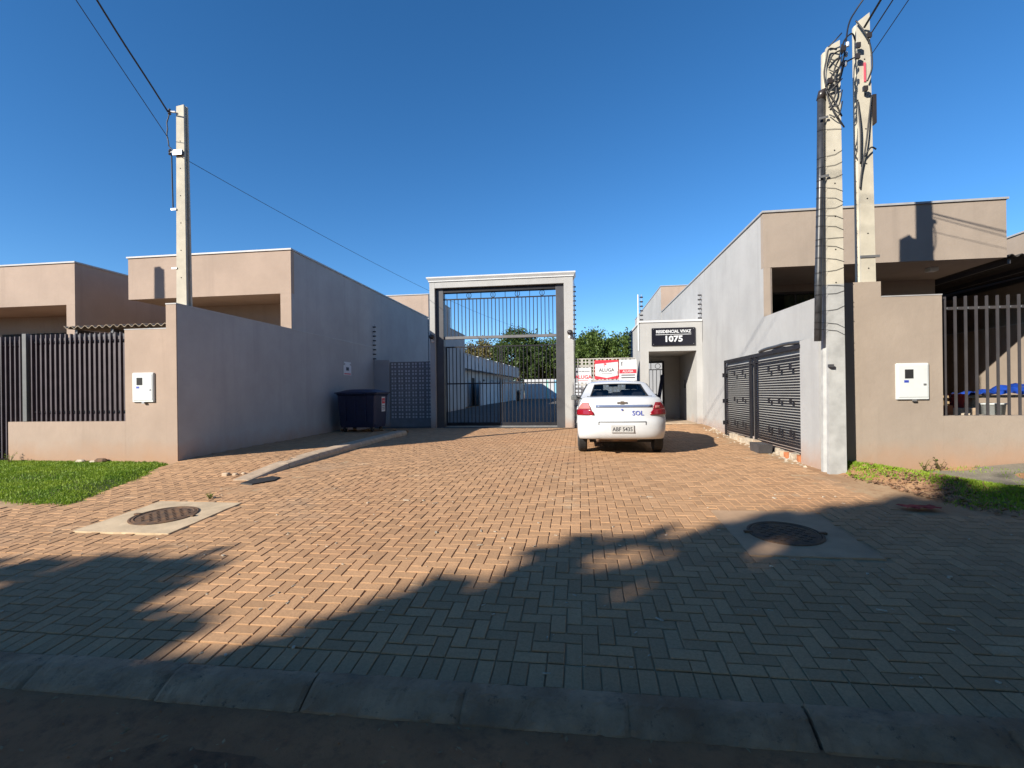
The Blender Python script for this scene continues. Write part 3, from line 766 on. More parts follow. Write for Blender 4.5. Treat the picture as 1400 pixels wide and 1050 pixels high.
for k in range(4):
    x = -4.36 + 3.61*(2*k+1.5)/9 + .2
    MB().tube([(x+.075*math.cos(a), yb, 4.843+.09*math.sin(a)) for a in np.linspace(0, 2*math.pi, 21)], .010, 6).build('ring', M['iron'], g)
# sliding leaves below
yl = YG + .40
for (xa, xb, nm) in ((-4.40, -2.56, 'leaf_left'), (-2.53, -.70, 'leaf_right')):
    lf = box('gate_leaf', M['iron'], g, xa, xb, yl-.025, yl+.025, .55, .66)
    box('top_rail', M['iron'], lf, xa, xb, yl-.02, yl+.02, 3.15, 3.19)
    box('lock_rail', M['iron'], lf, xa, xb, yl-.02, yl+.02, 1.93, 1.97)
    box('stile', M['iron'], lf, xa, xa+.04, yl-.02, yl+.02, .661, 3.149); box('stile', M['iron'], lf, xb-.04, xb, yl-.02, yl+.02, .661, 3.149)
    for k in range(14):
        x = xa+.04 + (xb-xa-.08)*(k+.5)/14
        box('bar', M['silver'] if False else M['iron'], lf, x-.012, x+.012, yl-.012, yl+.012, .661, 3.149)
box('floor_track', M['silver'], g, -4.39, -.70, yl-.04, yl+.04, .50, .549)

# lattice block walls
def lattice(name, label, x0, cols, z0, rows, y, s, pil, w=.030, mat='block', fill=False):
    t = thing(name, label, 'wall', (x0+cols*s/2, y, z0))
    h = (s-.006-3*w)/2
    xs_ = [0, w, w+h, 2*w+h, 2*w+2*h, 3*w+2*h]; D = .10
    mb = MB()
    for i in range(5):
        for j in range(5):
            if i % 2 == 1 and j % 2 == 1:
                a, b, c, d = xs_[i], xs_[i+1], xs_[j], xs_[j+1]
                mb.add([(a,0,c),(b,0,c),(b,0,d),(a,0,d),(a,D,c),(b,D,c),(b,D,d),(a,D,d)], [(0,1,5,4),(1,2,6,5),(2,3,7,6),(3,0,4,7)])
            else:
                a, b, c, d = xs_[i], xs_[i+1], xs_[j], xs_[j+1]
                mb.add([(a,0,c),(b,0,c),(b,0,d),(a,0,d)], [(0,1,2,3)]); mb.add([(a,D,c),(b,D,c),(b,D,d),(a,D,d)], [(0,3,2,1)])
    e = xs_[-1]; mb.add([(0,0,0),(e,0,0),(e,0,e),(0,0,e),(0,D,0),(e,D,0),(e,D,e),(0,D,e)], [(0,1,5,4),(1,2,6,5),(2,3,7,6),(3,0,4,7)])
    me = bpy.data.meshes.new('lattice_block'); me.from_pydata(mb.v, [], mb.f)
    bm = bmesh.new(); bm.from_mesh(me); bmesh.ops.remove_doubles(bm, verts=bm.verts, dist=1e-5); bm.to_mesh(me); bm.free()
    me.materials.append(M[mat])
    for i in range(cols):
        for j in range(rows):
            o = put(bpy.data.objects.new('lattice_block', me), t)
            o.location = (x0+i*s-t.location.x+.003, random.uniform(-.002,.002), j*s+.003)
    box('mortar_core', M[mat], t, x0-.02, x0+cols*s+.02, y+.0, y+.1, z0-.35, z0-.001)
    if fill: box('bright_hole_panel', M['sign_white'], t, x0+.004, x0+cols*s-.004, y+.012, y+.022, z0+.004, z0+rows*s-.004)  # pale panel added in the holes to imitate brightness showing through
    for xa, xb, za, zb in pil: box('pier', M['grey'], t, xa, xb, y-.06, y+.16, za, zb)
    return t
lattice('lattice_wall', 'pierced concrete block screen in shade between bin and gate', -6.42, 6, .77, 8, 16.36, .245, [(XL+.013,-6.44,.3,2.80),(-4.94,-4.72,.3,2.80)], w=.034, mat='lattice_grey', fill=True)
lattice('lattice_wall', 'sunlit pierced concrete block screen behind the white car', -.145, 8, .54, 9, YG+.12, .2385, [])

# entrance porch with house number
t = thing('entrance_porch', 'pale grey entrance porch with the number sign', 'porch', (2.8, YG, .6))
YB = 18.4
MB().prism([(1.89,.4),(2.14,.4),(2.14,2.85),(3.56,2.85),(3.56,.4),(XR-.014,.4),(XR-.014,3.74),(1.89,3.74)], YG, YG+.18).build('front_wall', M['gatebox'], t)
box('side_wall', M['gatebox'], t, 1.892, 2.12, YG+.181, YB+.2, .4, 3.735)
box('inner_wall', M['gatebox'], t, 3.562, XR-.014, YG+.181, YB+.2, .4, 3.735)
box('ceiling', M['gatebox'], t, 2.121, 3.561, YG+.181, YB+.2, 2.853, 3.0)
box('back_wall', M['gatebox'], t, 3.02, 3.561, YB+.02, YB+.2, .4, 2.852)
box('lintel', M['gatebox'], t, 2.121, 3.019, YB+.02, YB+.2, 2.70, 2.852)
box('roof', M['trim'], t, 1.86, XR-.014, YG-.03, YB+.25, 3.741, 3.80)
box('floor', M['concrete'], t, 2.121, 3.561, YG+.05, YB+.6, .45, .635)
g = thing('foot_gate', 'black barred foot gate inside the entrance porch', 'gate', (2.6, YB, .64))
yy = YB - .02
box('frame', M['iron'], g, 2.125, 2.17, yy-.03, yy+.03, .64, 2.69); box('frame', M['iron'], g, 2.95, 3.018, yy-.03, yy+.03, .64, 2.69); box('frame', M['iron'], g, 2.171, 2.949, yy-.03, yy+.03, 2.63, 2.69)
for z in (.70, 2.38): box('rail', M['iron'], g, 2.171, 2.949, yy-.012, yy+.012, z, z+.03)
for k in range(6):
    x = 2.171 + .778*(k+.5)/6; box('bar', M['iron'], g, x-.009, x+.009, yy-.009, yy+.009, .731, 2.379)
for x in (2.30, 2.80): MB().tube([(x+.09*math.cos(a), yy, 2.52+.09*math.sin(a)) for a in np.linspace(0,2*math.pi,21)], .009, 6).build('ring', M['iron'], g)
box('frieze_bar', M['iron'], g, 2.55, 2.57, yy-.01, yy+.01, 2.411, 2.629)
o = MB().bar((2.55,17.4,.64),(2.93,18.15,2.2),.12,.03).build('plank', M['navy']); tag(o, 'dark blue plank leaning inside the entrance porch', 'plank')
t = thing('intercom', 'small dark intercom on the inner porch wall', 'intercom', (3.545, 17.5, 1.8))
box('body', M['gunmetal'], t, 3.525, 3.563, 17.42, 17.55, 1.72, 1.98, bevel=.005); box('speaker_grille', M['silver'], t, 3.519, 3.524, 17.44, 17.53, 1.86, 1.95)

# ------------------------------------------------------------------ lettering
def text(body, size, loc, mat, parent, name='lettering', ax='front', depth=.003, bold=0.0, align='CENTER', sx=1.0):
    c = bpy.data.curves.new(name, 'FONT'); c.body = body; c.size = size; c.extrude = depth; c.offset = bold; c.align_x = align; c.align_y = 'CENTER'
    c.resolution_u = 2
    o = bpy.data.objects.new(name, c); col.objects.link(o)
    dg = bpy.context.evaluated_depsgraph_get(); me = bpy.data.meshes.new_from_object(o.evaluated_get(dg))
    bpy.data.objects.remove(o); bpy.data.curves.remove(c)
    rot = Matrix.Rotation(R(90), 4, 'X')
    if ax == 'right': rot = Matrix.Rotation(R(90), 4, 'Z') @ rot
    me.transform(rot @ Matrix.Scale(sx, 4, (1,0,0))); me.materials.clear(); me.materials.append(mat)
    off = Vector((0,0,0)); p = parent
    while p is not None: off += p.location; p = p.parent
    q = put(bpy.data.objects.new(name, me), parent); q.location = Vector(loc) - off
    return q
t = thing('number_sign', 'black plaque with white lettering RESIDENCIAL VIVAZ 1075 over the porch', 'sign', (2.88, YG, 3.02))
MB().cbox(2.23, 3.52, YG-.05, YG-.001, 3.02, 3.56, .012).build('board', M['sign_navy'], t)
text('RESIDENCIAL VIVAZ', .125, (2.875, YG-.053, 3.44), M['sign_white'], t, bold=.004, sx=.92)
box('rule', M['sign_white'], t, 2.35, 3.40, YG-.055, YG-.051, 3.345, 3.36)
text('1075', .25, (2.875, YG-.053, 3.21), M['sign_white'], t, bold=.009, sx=1.12)
for x in (2.28, 3.47):
    for z in (3.06, 3.52): MB().lathe([(.012,0),(.012,-.008)], (x, YG-.05, z), 8, 'y').build('screw', M['silver'], t)
# letting signs on the lattice
ys_ = YG + .10
t = thing('letting_sign', 'small white letting sign reading ALUGA in red on the lattice', 'sign', (.13, ys_, 1.92), 'letting signs on the lattice')
box('board', M['sign_white'], t, -.13, .385, ys_-.012, ys_-.002, 1.92, 2.39)
text('ALUGA', .16, (.128, ys_-.014, 2.09), M['red'], t, bold=.004, depth=.0015)
text('IMOBILIARIA', .062, (.16, ys_-.014, 2.27), M['ink'], t, depth=.0015)
box('logo', M['ink'], t, -.09, -.05, ys_-.0145, ys_-.0125, 2.235, 2.30); box('phone_line', M['red'], t, -.03, .29, ys_-.0145, ys_-.0125, 1.985, 1.998)
t = thing('letting_sign', 'red bordered white letting sign reading ALUGA in dark letters', 'sign', (.85, ys_, 2.02), 'letting signs on the lattice')
box('board', M['red'], t, .49, 1.225, ys_-.012, ys_-.002, 2.02, 2.615)
MB().prism([(.505,2.13),(.86,2.055),(1.21,2.13),(1.21,2.555),(.505,2.495)], ys_-.0155, ys_-.0125).build('white_panel', M['sign_white'], t)
text('ALUGA', .145, (.857, ys_-.018, 2.30), M['ink'], t, depth=.0015, bold=.001)
box('logo', M['red'], t, .775, .79, ys_-.019, ys_-.016, 2.40, 2.535); box('logo', M['red'], t, .80, .85, ys_-.019, ys_-.016, 2.465, 2.515)
box('phone_line', M['ink'], t, .70, 1.02, ys_-.019, ys_-.016, 2.185, 2.195)
t = thing('letting_sign', 'white sign with a red band beside the porch', 'sign', (1.52, ys_, 1.98), 'letting signs on the lattice')
box('board', M['sign_white'], t, 1.245, 1.78, ys_-.0125, ys_-.0025, 1.96, 2.62)
box('red_band', M['red'], t, 1.255, 1.77, ys_-.0155, ys_-.013, 2.19, 2.315)
text('ALUGA', .10, (1.51, ys_-.017, 2.252), M['sign_white'], t, depth=.001, bold=.002)
MB().prism([(1.32,2.42),(1.34,2.42),(1.34,2.53),(1.36,2.55),(1.33,2.56),(1.31,2.53)], ys_-.0155, ys_-.013).build('logo', M['ink'], t)
for z in (2.12, 2.04):
    box('phone_line', M['ink'], t, 1.31, 1.73, ys_-.0155, ys_-.013, z, z+.03)
# notice on the shaded wall
t = thing('wall_notice', 'small white bottle shaped notice on the shaded grey wall', 'notice', (XL+.014, 14.3, 2.2))
MB().prism([(14.08,2.22),(14.58,2.22),(14.58,2.50),(14.48,2.54),(14.48,2.57),(14.56,2.58),(14.56,2.62),(14.12,2.62),(14.12,2.58),(14.20,2.57),(14.20,2.54),(14.08,2.50)], XL+.0125, XL+.020, 'x').build('plate', M['sign_white'], t)
box('picture', M['ink'], t, XL+.0205, XL+.022, 14.24, 14.42, 2.36, 2.46); box('red_line', M['red'], t, XL+.0205, XL+.022, 14.12, 14.54, 2.245, 2.275)

# ------------------------------------------------------------------ fixtures on the gate front
def dome(x, z, s, label):
    t = thing('security_camera', label, 'camera', (x, YG, z), 'cameras on the gateway')
    MB().lathe([(.05,0),(.05,-.02),(.03,-.03)], (x, YG, z-.14), 14, 'y').build('mount', M['sign_white'], t)
    MB().tube([(x, YG-.02, z-.14),(x, YG-.11, z-.14),(x, YG-.13, z-.06)], .018, 8).build('arm', M['sign_white'], t)
    MB().lathe([(.01,-.085),(.06,-.07),(.085,-.02),(.085,.03),(.06,.065),(.01,.075)], (x, YG-.13, z), 18, 'z').build('housing', M['ceramic'], t, smooth=True)
    MB().lathe([(.035,0),(.035,-.012)], (x, YG-.21, z), 14, 'y').build('lens', M['gunmetal'], t)
dome(-4.74, 3.48, 1, 'dark round security camera on the shaded gateway pillar')
dome(-.27, 3.50, 1, 'dark round security camera on the sunlit gateway pillar')
def fence_post(x, y, z0, n, dz, label, pole=None):
    t = thing('electric_fence_post', label, 'electric fence', (x, y, z0), 'electric fence posts')
    MB().tube([(x,y,z0-.25),(x,y,z0+n*dz)], .008, 6).build('rod', M['silver'], t)
    for k in range(n):
        z = z0 + .05 + k*dz
        MB().lathe([(.012,-.055),(.03,-.05),(.018,-.02),(.03,0),(.018,.02),(.03,.045),(.012,.05)], (x, y-.01, z), 8, 'x').build('insulator', M['ceramic'], t)
fence_post(-6.93, 16.28, 2.80, 8, .155, 'electric fence post at the corner of the shaded wall and screen')
fence_post(-4.86, 16.28, 2.80, 7, .15, 'electric fence post beside the gateway, against the shaded house wall')
fence_post(1.95, YG+.1, 3.80, 6, .14, 'electric fence post on the free corner of the entrance porch')
fence_post(3.69, YG+.1, 3.80, 6, .14, 'electric fence post where the porch meets the pale house wall')
fence_post(-.12, YG+.3, 3.3, 12, .15, 'electric fence post on the side of the sunlit gateway pillar')
fence_post(1.83, 18.3, 2.9, 6, .14, 'electric fence post along the side of the entrance porch')
o = MB().tube([(1.86, YG+.2, 2.9),(1.86, YG+.2, 4.66)], .02, 8).build('mast', M['white_pl']); tag(o, 'thin white mast at the corner of the entrance porch', 'mast')
o = MB().tube([(-.13, YG-.01, .5),(-.13, YG-.01, 5.2)], .012, 6).build('drain_line', M['gunmetal']); tag(o, 'thin dark cable running down the sunlit gateway pillar', 'cable')

# ------------------------------------------------------------------ slatted gate on the right wall
g = thing('slatted_gate', 'black horizontal slat gate hung on the sunlit grey wall', 'gate', (3.6, 11, .45))
xa, xb = 3.650, 3.690
GY0, GY1, GZ0, GZ1 = 8.70, 13.24, .46, 2.37
box('frame_rail', M['iron'], g, xa, xb, GY0, GY1, GZ1-.07, GZ1); box('frame_rail', M['iron'], g, xa, xb, GY0, GY1, GZ0, GZ0+.08)
for y in (GY0, 11.0, 11.30, GY1-.07): box('stile', M['iron'], g, xa+.002, xb-.002, y, y+.08, GZ0+.081, GZ1-.071)
box('frame_rail', M['iron'], g, xa, xb, GY0+.081, GY1-.081, 2.17, 2.205)
NS = 33
for k in range(NS):
    z = GZ0+.10 + (2.15-GZ0-.10)*(k+.5)/NS
    box('slat', M['iron'], g, xa+.008, xb-.008, GY0+.081, 10.999, z-.0085, z+.0085)
    box('slat', M['iron'], g, xa+.008, xb-.008, 11.381, GY1-.071, z-.0085, z+.0085)
for y in (9.25, 9.75, 10.25, 11.8, 12.4):
    for z in (.86, 1.42, 2.0): box('scroll_plate', M['iron'], g, xa-.006, xa+.007, y-.045, y+.045, z-.05, z+.05)
for z in (.75, 1.3, 1.95): box('hinge', M['iron'], g, xa-.03, XR-.015, GY1-.0, GY1+.05, z, z+.1)
for k in range(16):
    z = GZ0+.12 + k*.062; box('rack_tooth', M['silver'], g, xb+.004, xb+.035, GY0-.05, GY0-.002, z, z+.03)
box('end_plate', M['iron'], g, xb+.036, xb+.06, GY0-.06, GY0+.0, GZ0, GZ1-.5)
box('bracket', M['iron'], g, xb+.001, XR-.205, GY0-.10, GY0-.03, GZ1-.09, GZ1-.03)
o = MB().tube([(3.66+.02*math.sin(k*1.1), 8.72+k*.17, GZ1+.025+.03*math.sin(math.pi*k/12)) for k in range(13)], .032, 10).build('rolled_sheet', M['pvc'], smooth=True); tag(o, 'grey rolled plastic sheet lying along the top of the slatted gate', 'sheet')
# ragged brick footing under the gate
t = thing('brick_footing', 'row of rough hollow bricks under the slatted gate', 'bricks', (3.6, 11, .4))
for k in range(19):
    y = 8.78 + k*.205
    if 6 <= k <= 8: continue
    z = gz(3.6, y); o = MB().box(-.05+random.uniform(-.02,.02), .06, -.07, .07, -.05, .11+random.uniform(-.02,.02)).build('brick', random.choice((M['stone'], M['concrete'], M['stone'], M['brick'])), t, off=(0,0,0))
    o.location = Vector((3.62+random.uniform(-.02,.02), y, z)) - t.location; o.rotation_euler = (random.uniform(-.1,.1), 0, random.uniform(-.2,.2))
t = thing('planter_trough', 'dark plastic trough on the ground below the slatted gate', 'trough', (3.42, 10.0, gz(3.4,10)))
zt = gz(3.4,10)
MB().prism([(9.72,zt+.16),(9.76,zt),(10.22,zt),(10.26,zt+.16),(10.235,zt+.16),(10.20,zt+.02),(9.78,zt+.02),(9.745,zt+.16)], 3.30, 3.504, 'x').build('trough', M['gunmetal'], t)
box('soil', M['soil'], t, 3.32, 3.50, 9.79, 10.19, zt+.02, zt+.10)
for x in (3.285, 3.505): MB().prism([(9.72,zt+.16),(9.76,zt),(10.22,zt),(10.26,zt+.16)], x, x+.014, 'x').build('end_plate', M['gunmetal'], t)
o = MB().tube([(3.74,8.9,.47),(3.66,8.9,.47)],.03,8).build('pipe_stub', M['white_pl']); tag(o, 'white pipe stub at the foot of the grey wall', 'pipe')
# loose rubble along the right wall foot
mb = MB()
for k in range(260):
    y = random.uniform(8.1, 14.5); x = 3.72 - abs(random.gauss(0,.16)); s = random.choice((.008,.012,.018,.03)); z = gz(x,y)-.004
    q = [(x+s*a*random.uniform(.7,1.2), y+s*b*random.uniform(.7,1.2), z) for a,b in ((-1,-1),(1,-1),(1,1),(-1,1))]
    mb.add(q + [(x+s*.1,y,z+s*random.uniform(.5,1.1))], [(0,1,4),(1,2,4),(2,3,4),(3,0,4)])
tag(mb.build('rubble', M['stone']), 'crumbs of stone and mortar along the foot of the sunlit wall', 'rubble', kind='stuff')

# ------------------------------------------------------------------ poles and cables
def h_pole(name, label, x, y, z0, z1, w0, w1, d0, d1, mat, group, lean=(0,0), painted=None, chamfer=.10):
    """double-T concrete pole, tapering, with recessed flanks and a slanted head"""
    t = thing(name, label, 'pole', (x, y, z0), group)
    def sec(f, z):
        w, d = w0+(w1-w0)*f, d0+(d1-d0)*f; cx, cy = x+lean[0]*f, y+lean[1]*f
        fl = .28*d; rc = .16*w
        pts = [(-w/2,-d/2),(w/2,-d/2),(w/2,-d/2+fl),(w/2-rc,-d/2+fl*1.35),(w/2-rc,d/2-fl*1.35),(w/2,d/2-fl),(w/2,d/2),(-w/2,d/2),(-w/2,d/2-fl),(-w/2+rc,d/2-fl*1.35),(-w/2+rc,-d/2+fl*1.35),(-w/2,-d/2+fl)]
        return [(cx+a, cy+b, z) for a, b in pts]
    def run(fa, fb, nm, m, sl=False):
        mb = MB(); n = 12; rows = [sec(f, z0+(z1-z0)*f) for f in np.linspace(fa, fb, 9)]
        if sl: rows[-1] = [(a, b, c - chamfer*(1 if a < x+lean[0] else 0)) for a, b, c in rows[-1]]
        for r_ in rows: mb.v += r_
        for i in range(len(rows)-1):
            for k in range(n): mb.f.append((i*n+k, i*n+(k+1)%n, (i+1)*n+(k+1)%n, (i+1)*n+k))
        mb.f += [tuple(reversed(range(n))), tuple(range((len(rows)-1)*n, len(rows)*n))]
        return mb.build(nm, m, t)
    if painted:
        f = (painted-z0)/(z1-z0); run(0, f, 'painted_foot', M['poleconc2']); run(f, 1, 'shaft', mat, True)
    else: run(0, 1, 'shaft', mat, True)
    mb = MB()
    for k in range(7):
        f = .45 + .075*k; w, d = w0+(w1-w0)*f, d0+(d1-d0)*f; zz = z0+(z1-z0)*f
        mb.lathe([(.010,0),(.010,-.004)], (x+lean[0]*f, y+lean[1]*f-d/2, zz), 8, 'y')
    mb.build('bolt_hole', M['dark'], t)['kind'] = 'stuff'
    return t
def clamp(t, x, y, z, side, mat='silver'):
    o = MB().bar((x, y, z), (x+side*.09, y-.02, z), .03, .025).build('bracket', M[mat], t)
    MB().lathe([(.02,-.05),(.03,-.04),(.018,-.015),(.03,.01),(.018,.03),(.022,.05)], (x+side*.10, y-.02, z), 10).build('insulator', M['ceramic'], o)
pl = h_pole('concrete_pole', 'pale concrete pole rising from the corner of the beige street wall', -7.13, 8.21, .3, 6.92, .245, .15, .17, .11, M['poleconc'], 'concrete service poles', chamfer=.02)
for z in (6.78, 6.05): clamp(pl, -7.20, 8.13, z, -1)
for z in (5.02, 3.95):
    MB().bar((-7.31, 8.135, z), (-7.21, 8.135, z), .02, .03).build('strap', M['silver'], pl)
MB().tube([(-7.285,8.13,6.0),(-7.27,8.12,5.6),(-7.26,8.12,5.05)], .012, 6).build('conduit', M['pvc'], pl)
MB().box(-7.24,-7.06,8.10,8.135,5.99,6.08).build('connector', M['ceramic'], pl)
h_pole('concrete_pole', 'pale concrete pole by the neighbouring house beyond the dark bar gate', -13.45, 8.35, .3, 6.95, .25, .16, .20, .14, M['poleconc'], 'concrete service poles', chamfer=.02)
p1 = h_pole('concrete_pole', 'concrete pole wrapped in wire with a grey conduit, beside the slatted gate', 3.62, 7.72, .3, 6.57, .235, .175, .24, .17, M['poleconc'], 'concrete service poles', lean=(.02,0), painted=3.10, chamfer=.09)
p2 = h_pole('concrete_pole', 'taller bare concrete pole rising behind the raised wall corner', 4.25, 8.03, .3, 7.14, .215, .165, .19, .15, M['poleconc'], 'concrete service poles', lean=(-.04,0), chamfer=.12)
# conduit and wraps on the near pole
MB().tube([(3.40,7.66,2.30),(3.42,7.66,3.2),(3.455,7.66,4.4),(3.485,7.67,5.78)], .048, 12).build('conduit', M['pvc'], p1, smooth=True)
MB().tube([(3.485,7.67,5.76),(3.50,7.67,5.86),(3.56,7.66,5.90)], [.06,.055,.03], 10).build('conduit_head', M['ceramic'], p1, smooth=True)
for k, z in enumerate([2.42,2.52,2.75,2.98,3.08,3.3,3.45,3.62,3.75,3.9,4.05,4.2,4.3,4.45,4.62,4.8,4.95,5.3]):
    f = (z-.3)/6.27; w, d = .235-.06*f+.012, .24-.07*f+.012; cx = 3.62+.02*f; s = random.uniform(-.05,.05); xl = min(cx-w/2, 3.40+(z-2.3)*.0245-.052)
    pts = [(xl,7.72-d/2-.003,z+s),(cx,7.72-d/2-.004,z+s*.3+random.uniform(-.01,.01)),(cx+w/2,7.72-d/2,z-s),(cx+w/2,7.72+d/2,z-s),(cx-w/2,7.72+d/2,z+s),(cx-w/2-.02,7.71,z+s),(xl,7.66,z+s),(xl,7.72-d/2-.003,z+s)]
    MB().tube(pts, .003, 5).build('wire_wrap', M['cable'], p1)
for z in (5.45, 4.62): MB().bar((3.42,7.588,z), (3.54,7.588,z+.02), .012, .03).build('white_tie', M['silver'], p1)
MB().box(3.50,3.56,7.55,7.60,1.92,1.96).build('step_bolt', M['gunmetal'], p1)
for z in (3.55,): MB().bar((4.12,7.94,z), (4.38,7.94,z), .02, .035).build('strap', M['silver'], p2)
MB().box(4.20,4.225,7.937,7.95,6.12,6.40).build('warning_tape', plain('pink_tape', (.6,.10,.14), .6), p2)
MB().box(4.31,4.36,7.93,8.02,5.5,5.92).build('fuse_holder', M['ceramic'], p2)

def cable(pts, r, label, sag=0.0, n=24, name='overhead_cable', cat='cable', wob=0.0, parent=None, group=None, mat='cable'):
    P = []; A = [Vector(p) for p in pts]
    for i in range(len(A)-1):
        for k in range(n + (1 if i == len(A)-2 else 0)):
            t_ = k/n; p = A[i].lerp(A[i+1], t_); p.z -= sag*4*t_*(1-t_); p.x += wob*math.sin((i*n+k)*.9); p.z += wob*math.sin((i*n+k)*.61+1); P.append(p)
    o = MB().tube(P, r, 6).build(name, M[mat], parent, smooth=True)
    if parent is None: tag(o, label, cat, group)
    return o
SPL, SPR = (-4.3, -4.9), (4.55, -6.2)          # street poles across the road
cable([(SPL[0]+.1, SPL[1], 12.45), (-7.32, 8.1, 6.78)], .014, 'thick twisted black cable dropping to the wall corner pole', sag=.25, n=60, wob=.006)
cable([(SPL[0]-.1, SPL[1], 11.9), (-7.32, 8.1, 6.30)], .006, 'thin black cable dropping to the wall corner pole', sag=.1)
cable([(-7.08, 8.1, 5.95), (-3.4, 30.5, 5.6)], .005, 'thin wire running from the wall corner pole over the house roof', sag=.35)
cable([(-7.31,8.1,6.74),(-7.33,8.08,6.5),(-7.31,8.08,6.2),(-7.25,8.10,6.05)], .010, 'black cable loop hanging on the wall corner pole', n=8, wob=.012)
bund = thing('cable_bundle', 'tangle of black cables strung between the two close poles', 'cables', (3.9, 7.9, 5.9))
def cb(pts, r=.011): # smooth curve through points
    A = [Vector(p) for p in pts]; P = []
    for i in range(len(A)-1):
        p0, p1_, p2_, p3 = A[max(i-1,0)], A[i], A[i+1], A[min(i+2,len(A)-1)]
        for k in range(8):
            t_ = k/8; P.append(.5*((2*p1_) + (p2_-p0)*t_ + (2*p0-5*p1_+4*p2_-p3)*t_**2 + (3*p1_-p0-3*p2_+p3)*t_**3))
    P.append(A[-1]); MB().tube(P, r, 6).build('cable', M['cable'], bund, smooth=True)
yf, yg = 7.60, 7.925
for p in ([(3.52,yf,5.85),(3.60,yf-.02,6.05),(3.75,yf,6.25),(3.95,7.85,6.9),(4.08,yg-.03,7.15),(4.22,yg-.1,7.35)],
          [(3.55,yf,5.82),(3.68,yf-.03,5.95),(3.78,yf+.05,6.2),(3.9,7.8,6.35),(4.04,yg-.04,6.45)],
          [(3.55,yf,6.2),(3.60,yf-.03,6.32),(3.70,yf-.02,6.38),(3.80,yf+.1,6.42)],
          [(3.56,yf,5.6),(3.64,yf-.03,5.8),(3.62,yf-.03,6.1),(3.70,yf-.02,6.28)],
          [(3.52,yf,5.85),(3.58,yf-.02,5.6),(3.68,yf-.03,5.4),(3.75,yf-.01,5.3)],
          [(3.54,yf,5.84),(3.63,yf-.02,5.66),(3.68,yf-.03,5.52),(3.72,yf-.01,5.46)],
          [(3.78,yf+.1,6.4),(3.84,7.75,6.62),(3.97,7.8,6.75),(4.08,yg,6.72)],
          [(4.08,yg-.02,7.0),(4.18,yg-.05,6.8),(4.26,yg-.04,6.6),(4.29,yg-.02,6.3),(4.22,yg-.03,6.1)],
          [(4.29,yg,5.9),(4.23,yg-.03,5.5),(4.19,yg-.04,5.2),(4.14,yg-.01,4.8),(4.12,yg,4.55)],
          [(4.17,yg-.02,5.0),(4.25,yg-.04,5.12),(4.33,yg-.02,5.1)],
          [(4.10,yg,5.85),(4.12,yg-.03,5.4),(4.12,yg-.02,4.9)],
          [(3.52,yf,5.9),(3.50,yf,6.1),(3.53,yf-.01,6.3),(3.56,yf-.02,6.42),(3.66,yf-.02,6.40)]): cb(p)
for k in range(7):
    a = random.uniform(0,6.28); z = 5.5+.16*k
    cb([(3.56,yf,z),(3.65,yf-.06,z+.08*math.sin(a)),(3.72,yf-.03,z+.16)], .008)
for x, y, z in ((3.74,yf,6.4),(3.80,7.7,6.25),(4.08,yg-.02,6.46),(4.09,yg-.02,6.62),(4.24,yg-.02,6.75),(4.18,yg-.02,5.98),(3.55,yf-.02,5.95)):
    MB().box(x-.03,x+.03,y-.05,y-.01,z-.035,z+.035).build('clamp', M['ceramic'], bund)
for k in range(3): MB().lathe([(.02,0),(.024,.03),(.02,.06)], (3.80+.02*k, 7.66, 6.2+.14*k), 8).build('clip', M['sign_white'], bund)
cable([(SPR[0]+.6, SPR[1], 12.3), (4.20, 7.92, 6.9)], .016, 'thick black cable rising from the head of the taller bare pole', sag=.2)
cable([(SPR[0]+1.3, SPR[1], 11.9), (4.30, 7.95, 6.50)], .006, 'thin black cable rising from the side of the taller bare pole', sag=.15)
cable([(SPR[0]+.9, SPR[1], 12.2), (4.29, 7.93, 6.80)], .009, 'black twin cable rising from the taller bare pole', sag=.3)
for (x, y), lb in ((SPL, 'tall street pole across the road facing the lawn'), (SPR, 'tall street pole across the road facing the double poles')):
    t = h_pole('street_pole', lb, x, y, -.2, 12.6, .36, .2, .30, .18, M['poleconc2'], 'street poles across the road', chamfer=0)
    MB().box(x-1.1,x+1.5,y-.14,y-.04,12.2,12.32).build('crossarm', M['wood'], t)

# ------------------------------------------------------------------ wheeled bin
bx0, bx1, by0, by1 = -6.72, -5.58, 13.12, 14.02; bz = side_z(-6, 13.4)
t = thing('wheeled_bin', 'large navy blue wheeled waste container against the shaded wall', 'waste bin', ((bx0+bx1)/2, (by0+by1)/2, bz))
mb = MB(); zs_ = [bz+.13, bz+.22, bz+1.02, bz+1.06, bz+1.10]; ins = [.06, .045, .0, -.03, -.03]
rows = []
for z, d in zip(zs_, ins):
    c = .05; x0_, x1_, y0_, y1_ = bx0+d, bx1-d, by0+d, by1-d
    rows.append([(x0_+c,y0_,z),(x1_-c,y0_,z),(x1_,y0_+c,z),(x1_,y1_-c,z),(x1_-c,y1_,z),(x0_+c,y1_,z),(x0_,y1_-c,z),(x0_,y0_+c,z),(x0_+c,y0_,z)])
mb.grid(rows); mb.f.append(tuple(range(8))); mb.build('body', M['navy'], t)
for xa, xb in ((bx0+.22, bx0+.27), (bx0+.5, bx0+.55), (bx1-.33, bx1-.28)): MB().box(xa, xb, by0-.012, by0+.05, bz+.32, bz+1.0).build('rib', M['navy'], t)
mb = MB()   # domed lid
P = [[(bx0-.04+(bx1-bx0+.08)*i/12, by0-.04+(by1-by0+.08)*j/8, bz+1.105+.10*(1-((i-6)/6)**4)*(1-((j-4)/4)**4)) for i in range(13)] for j in range(9)]
mb.grid(P).build('lid', M['navy'], t, smooth=True)
MB().box(bx0-.05,bx1+.05,by0-.05,by1+.05,bz+1.085,bz+1.112).build('lid_rim', M['navy'], t, bevel=.008)
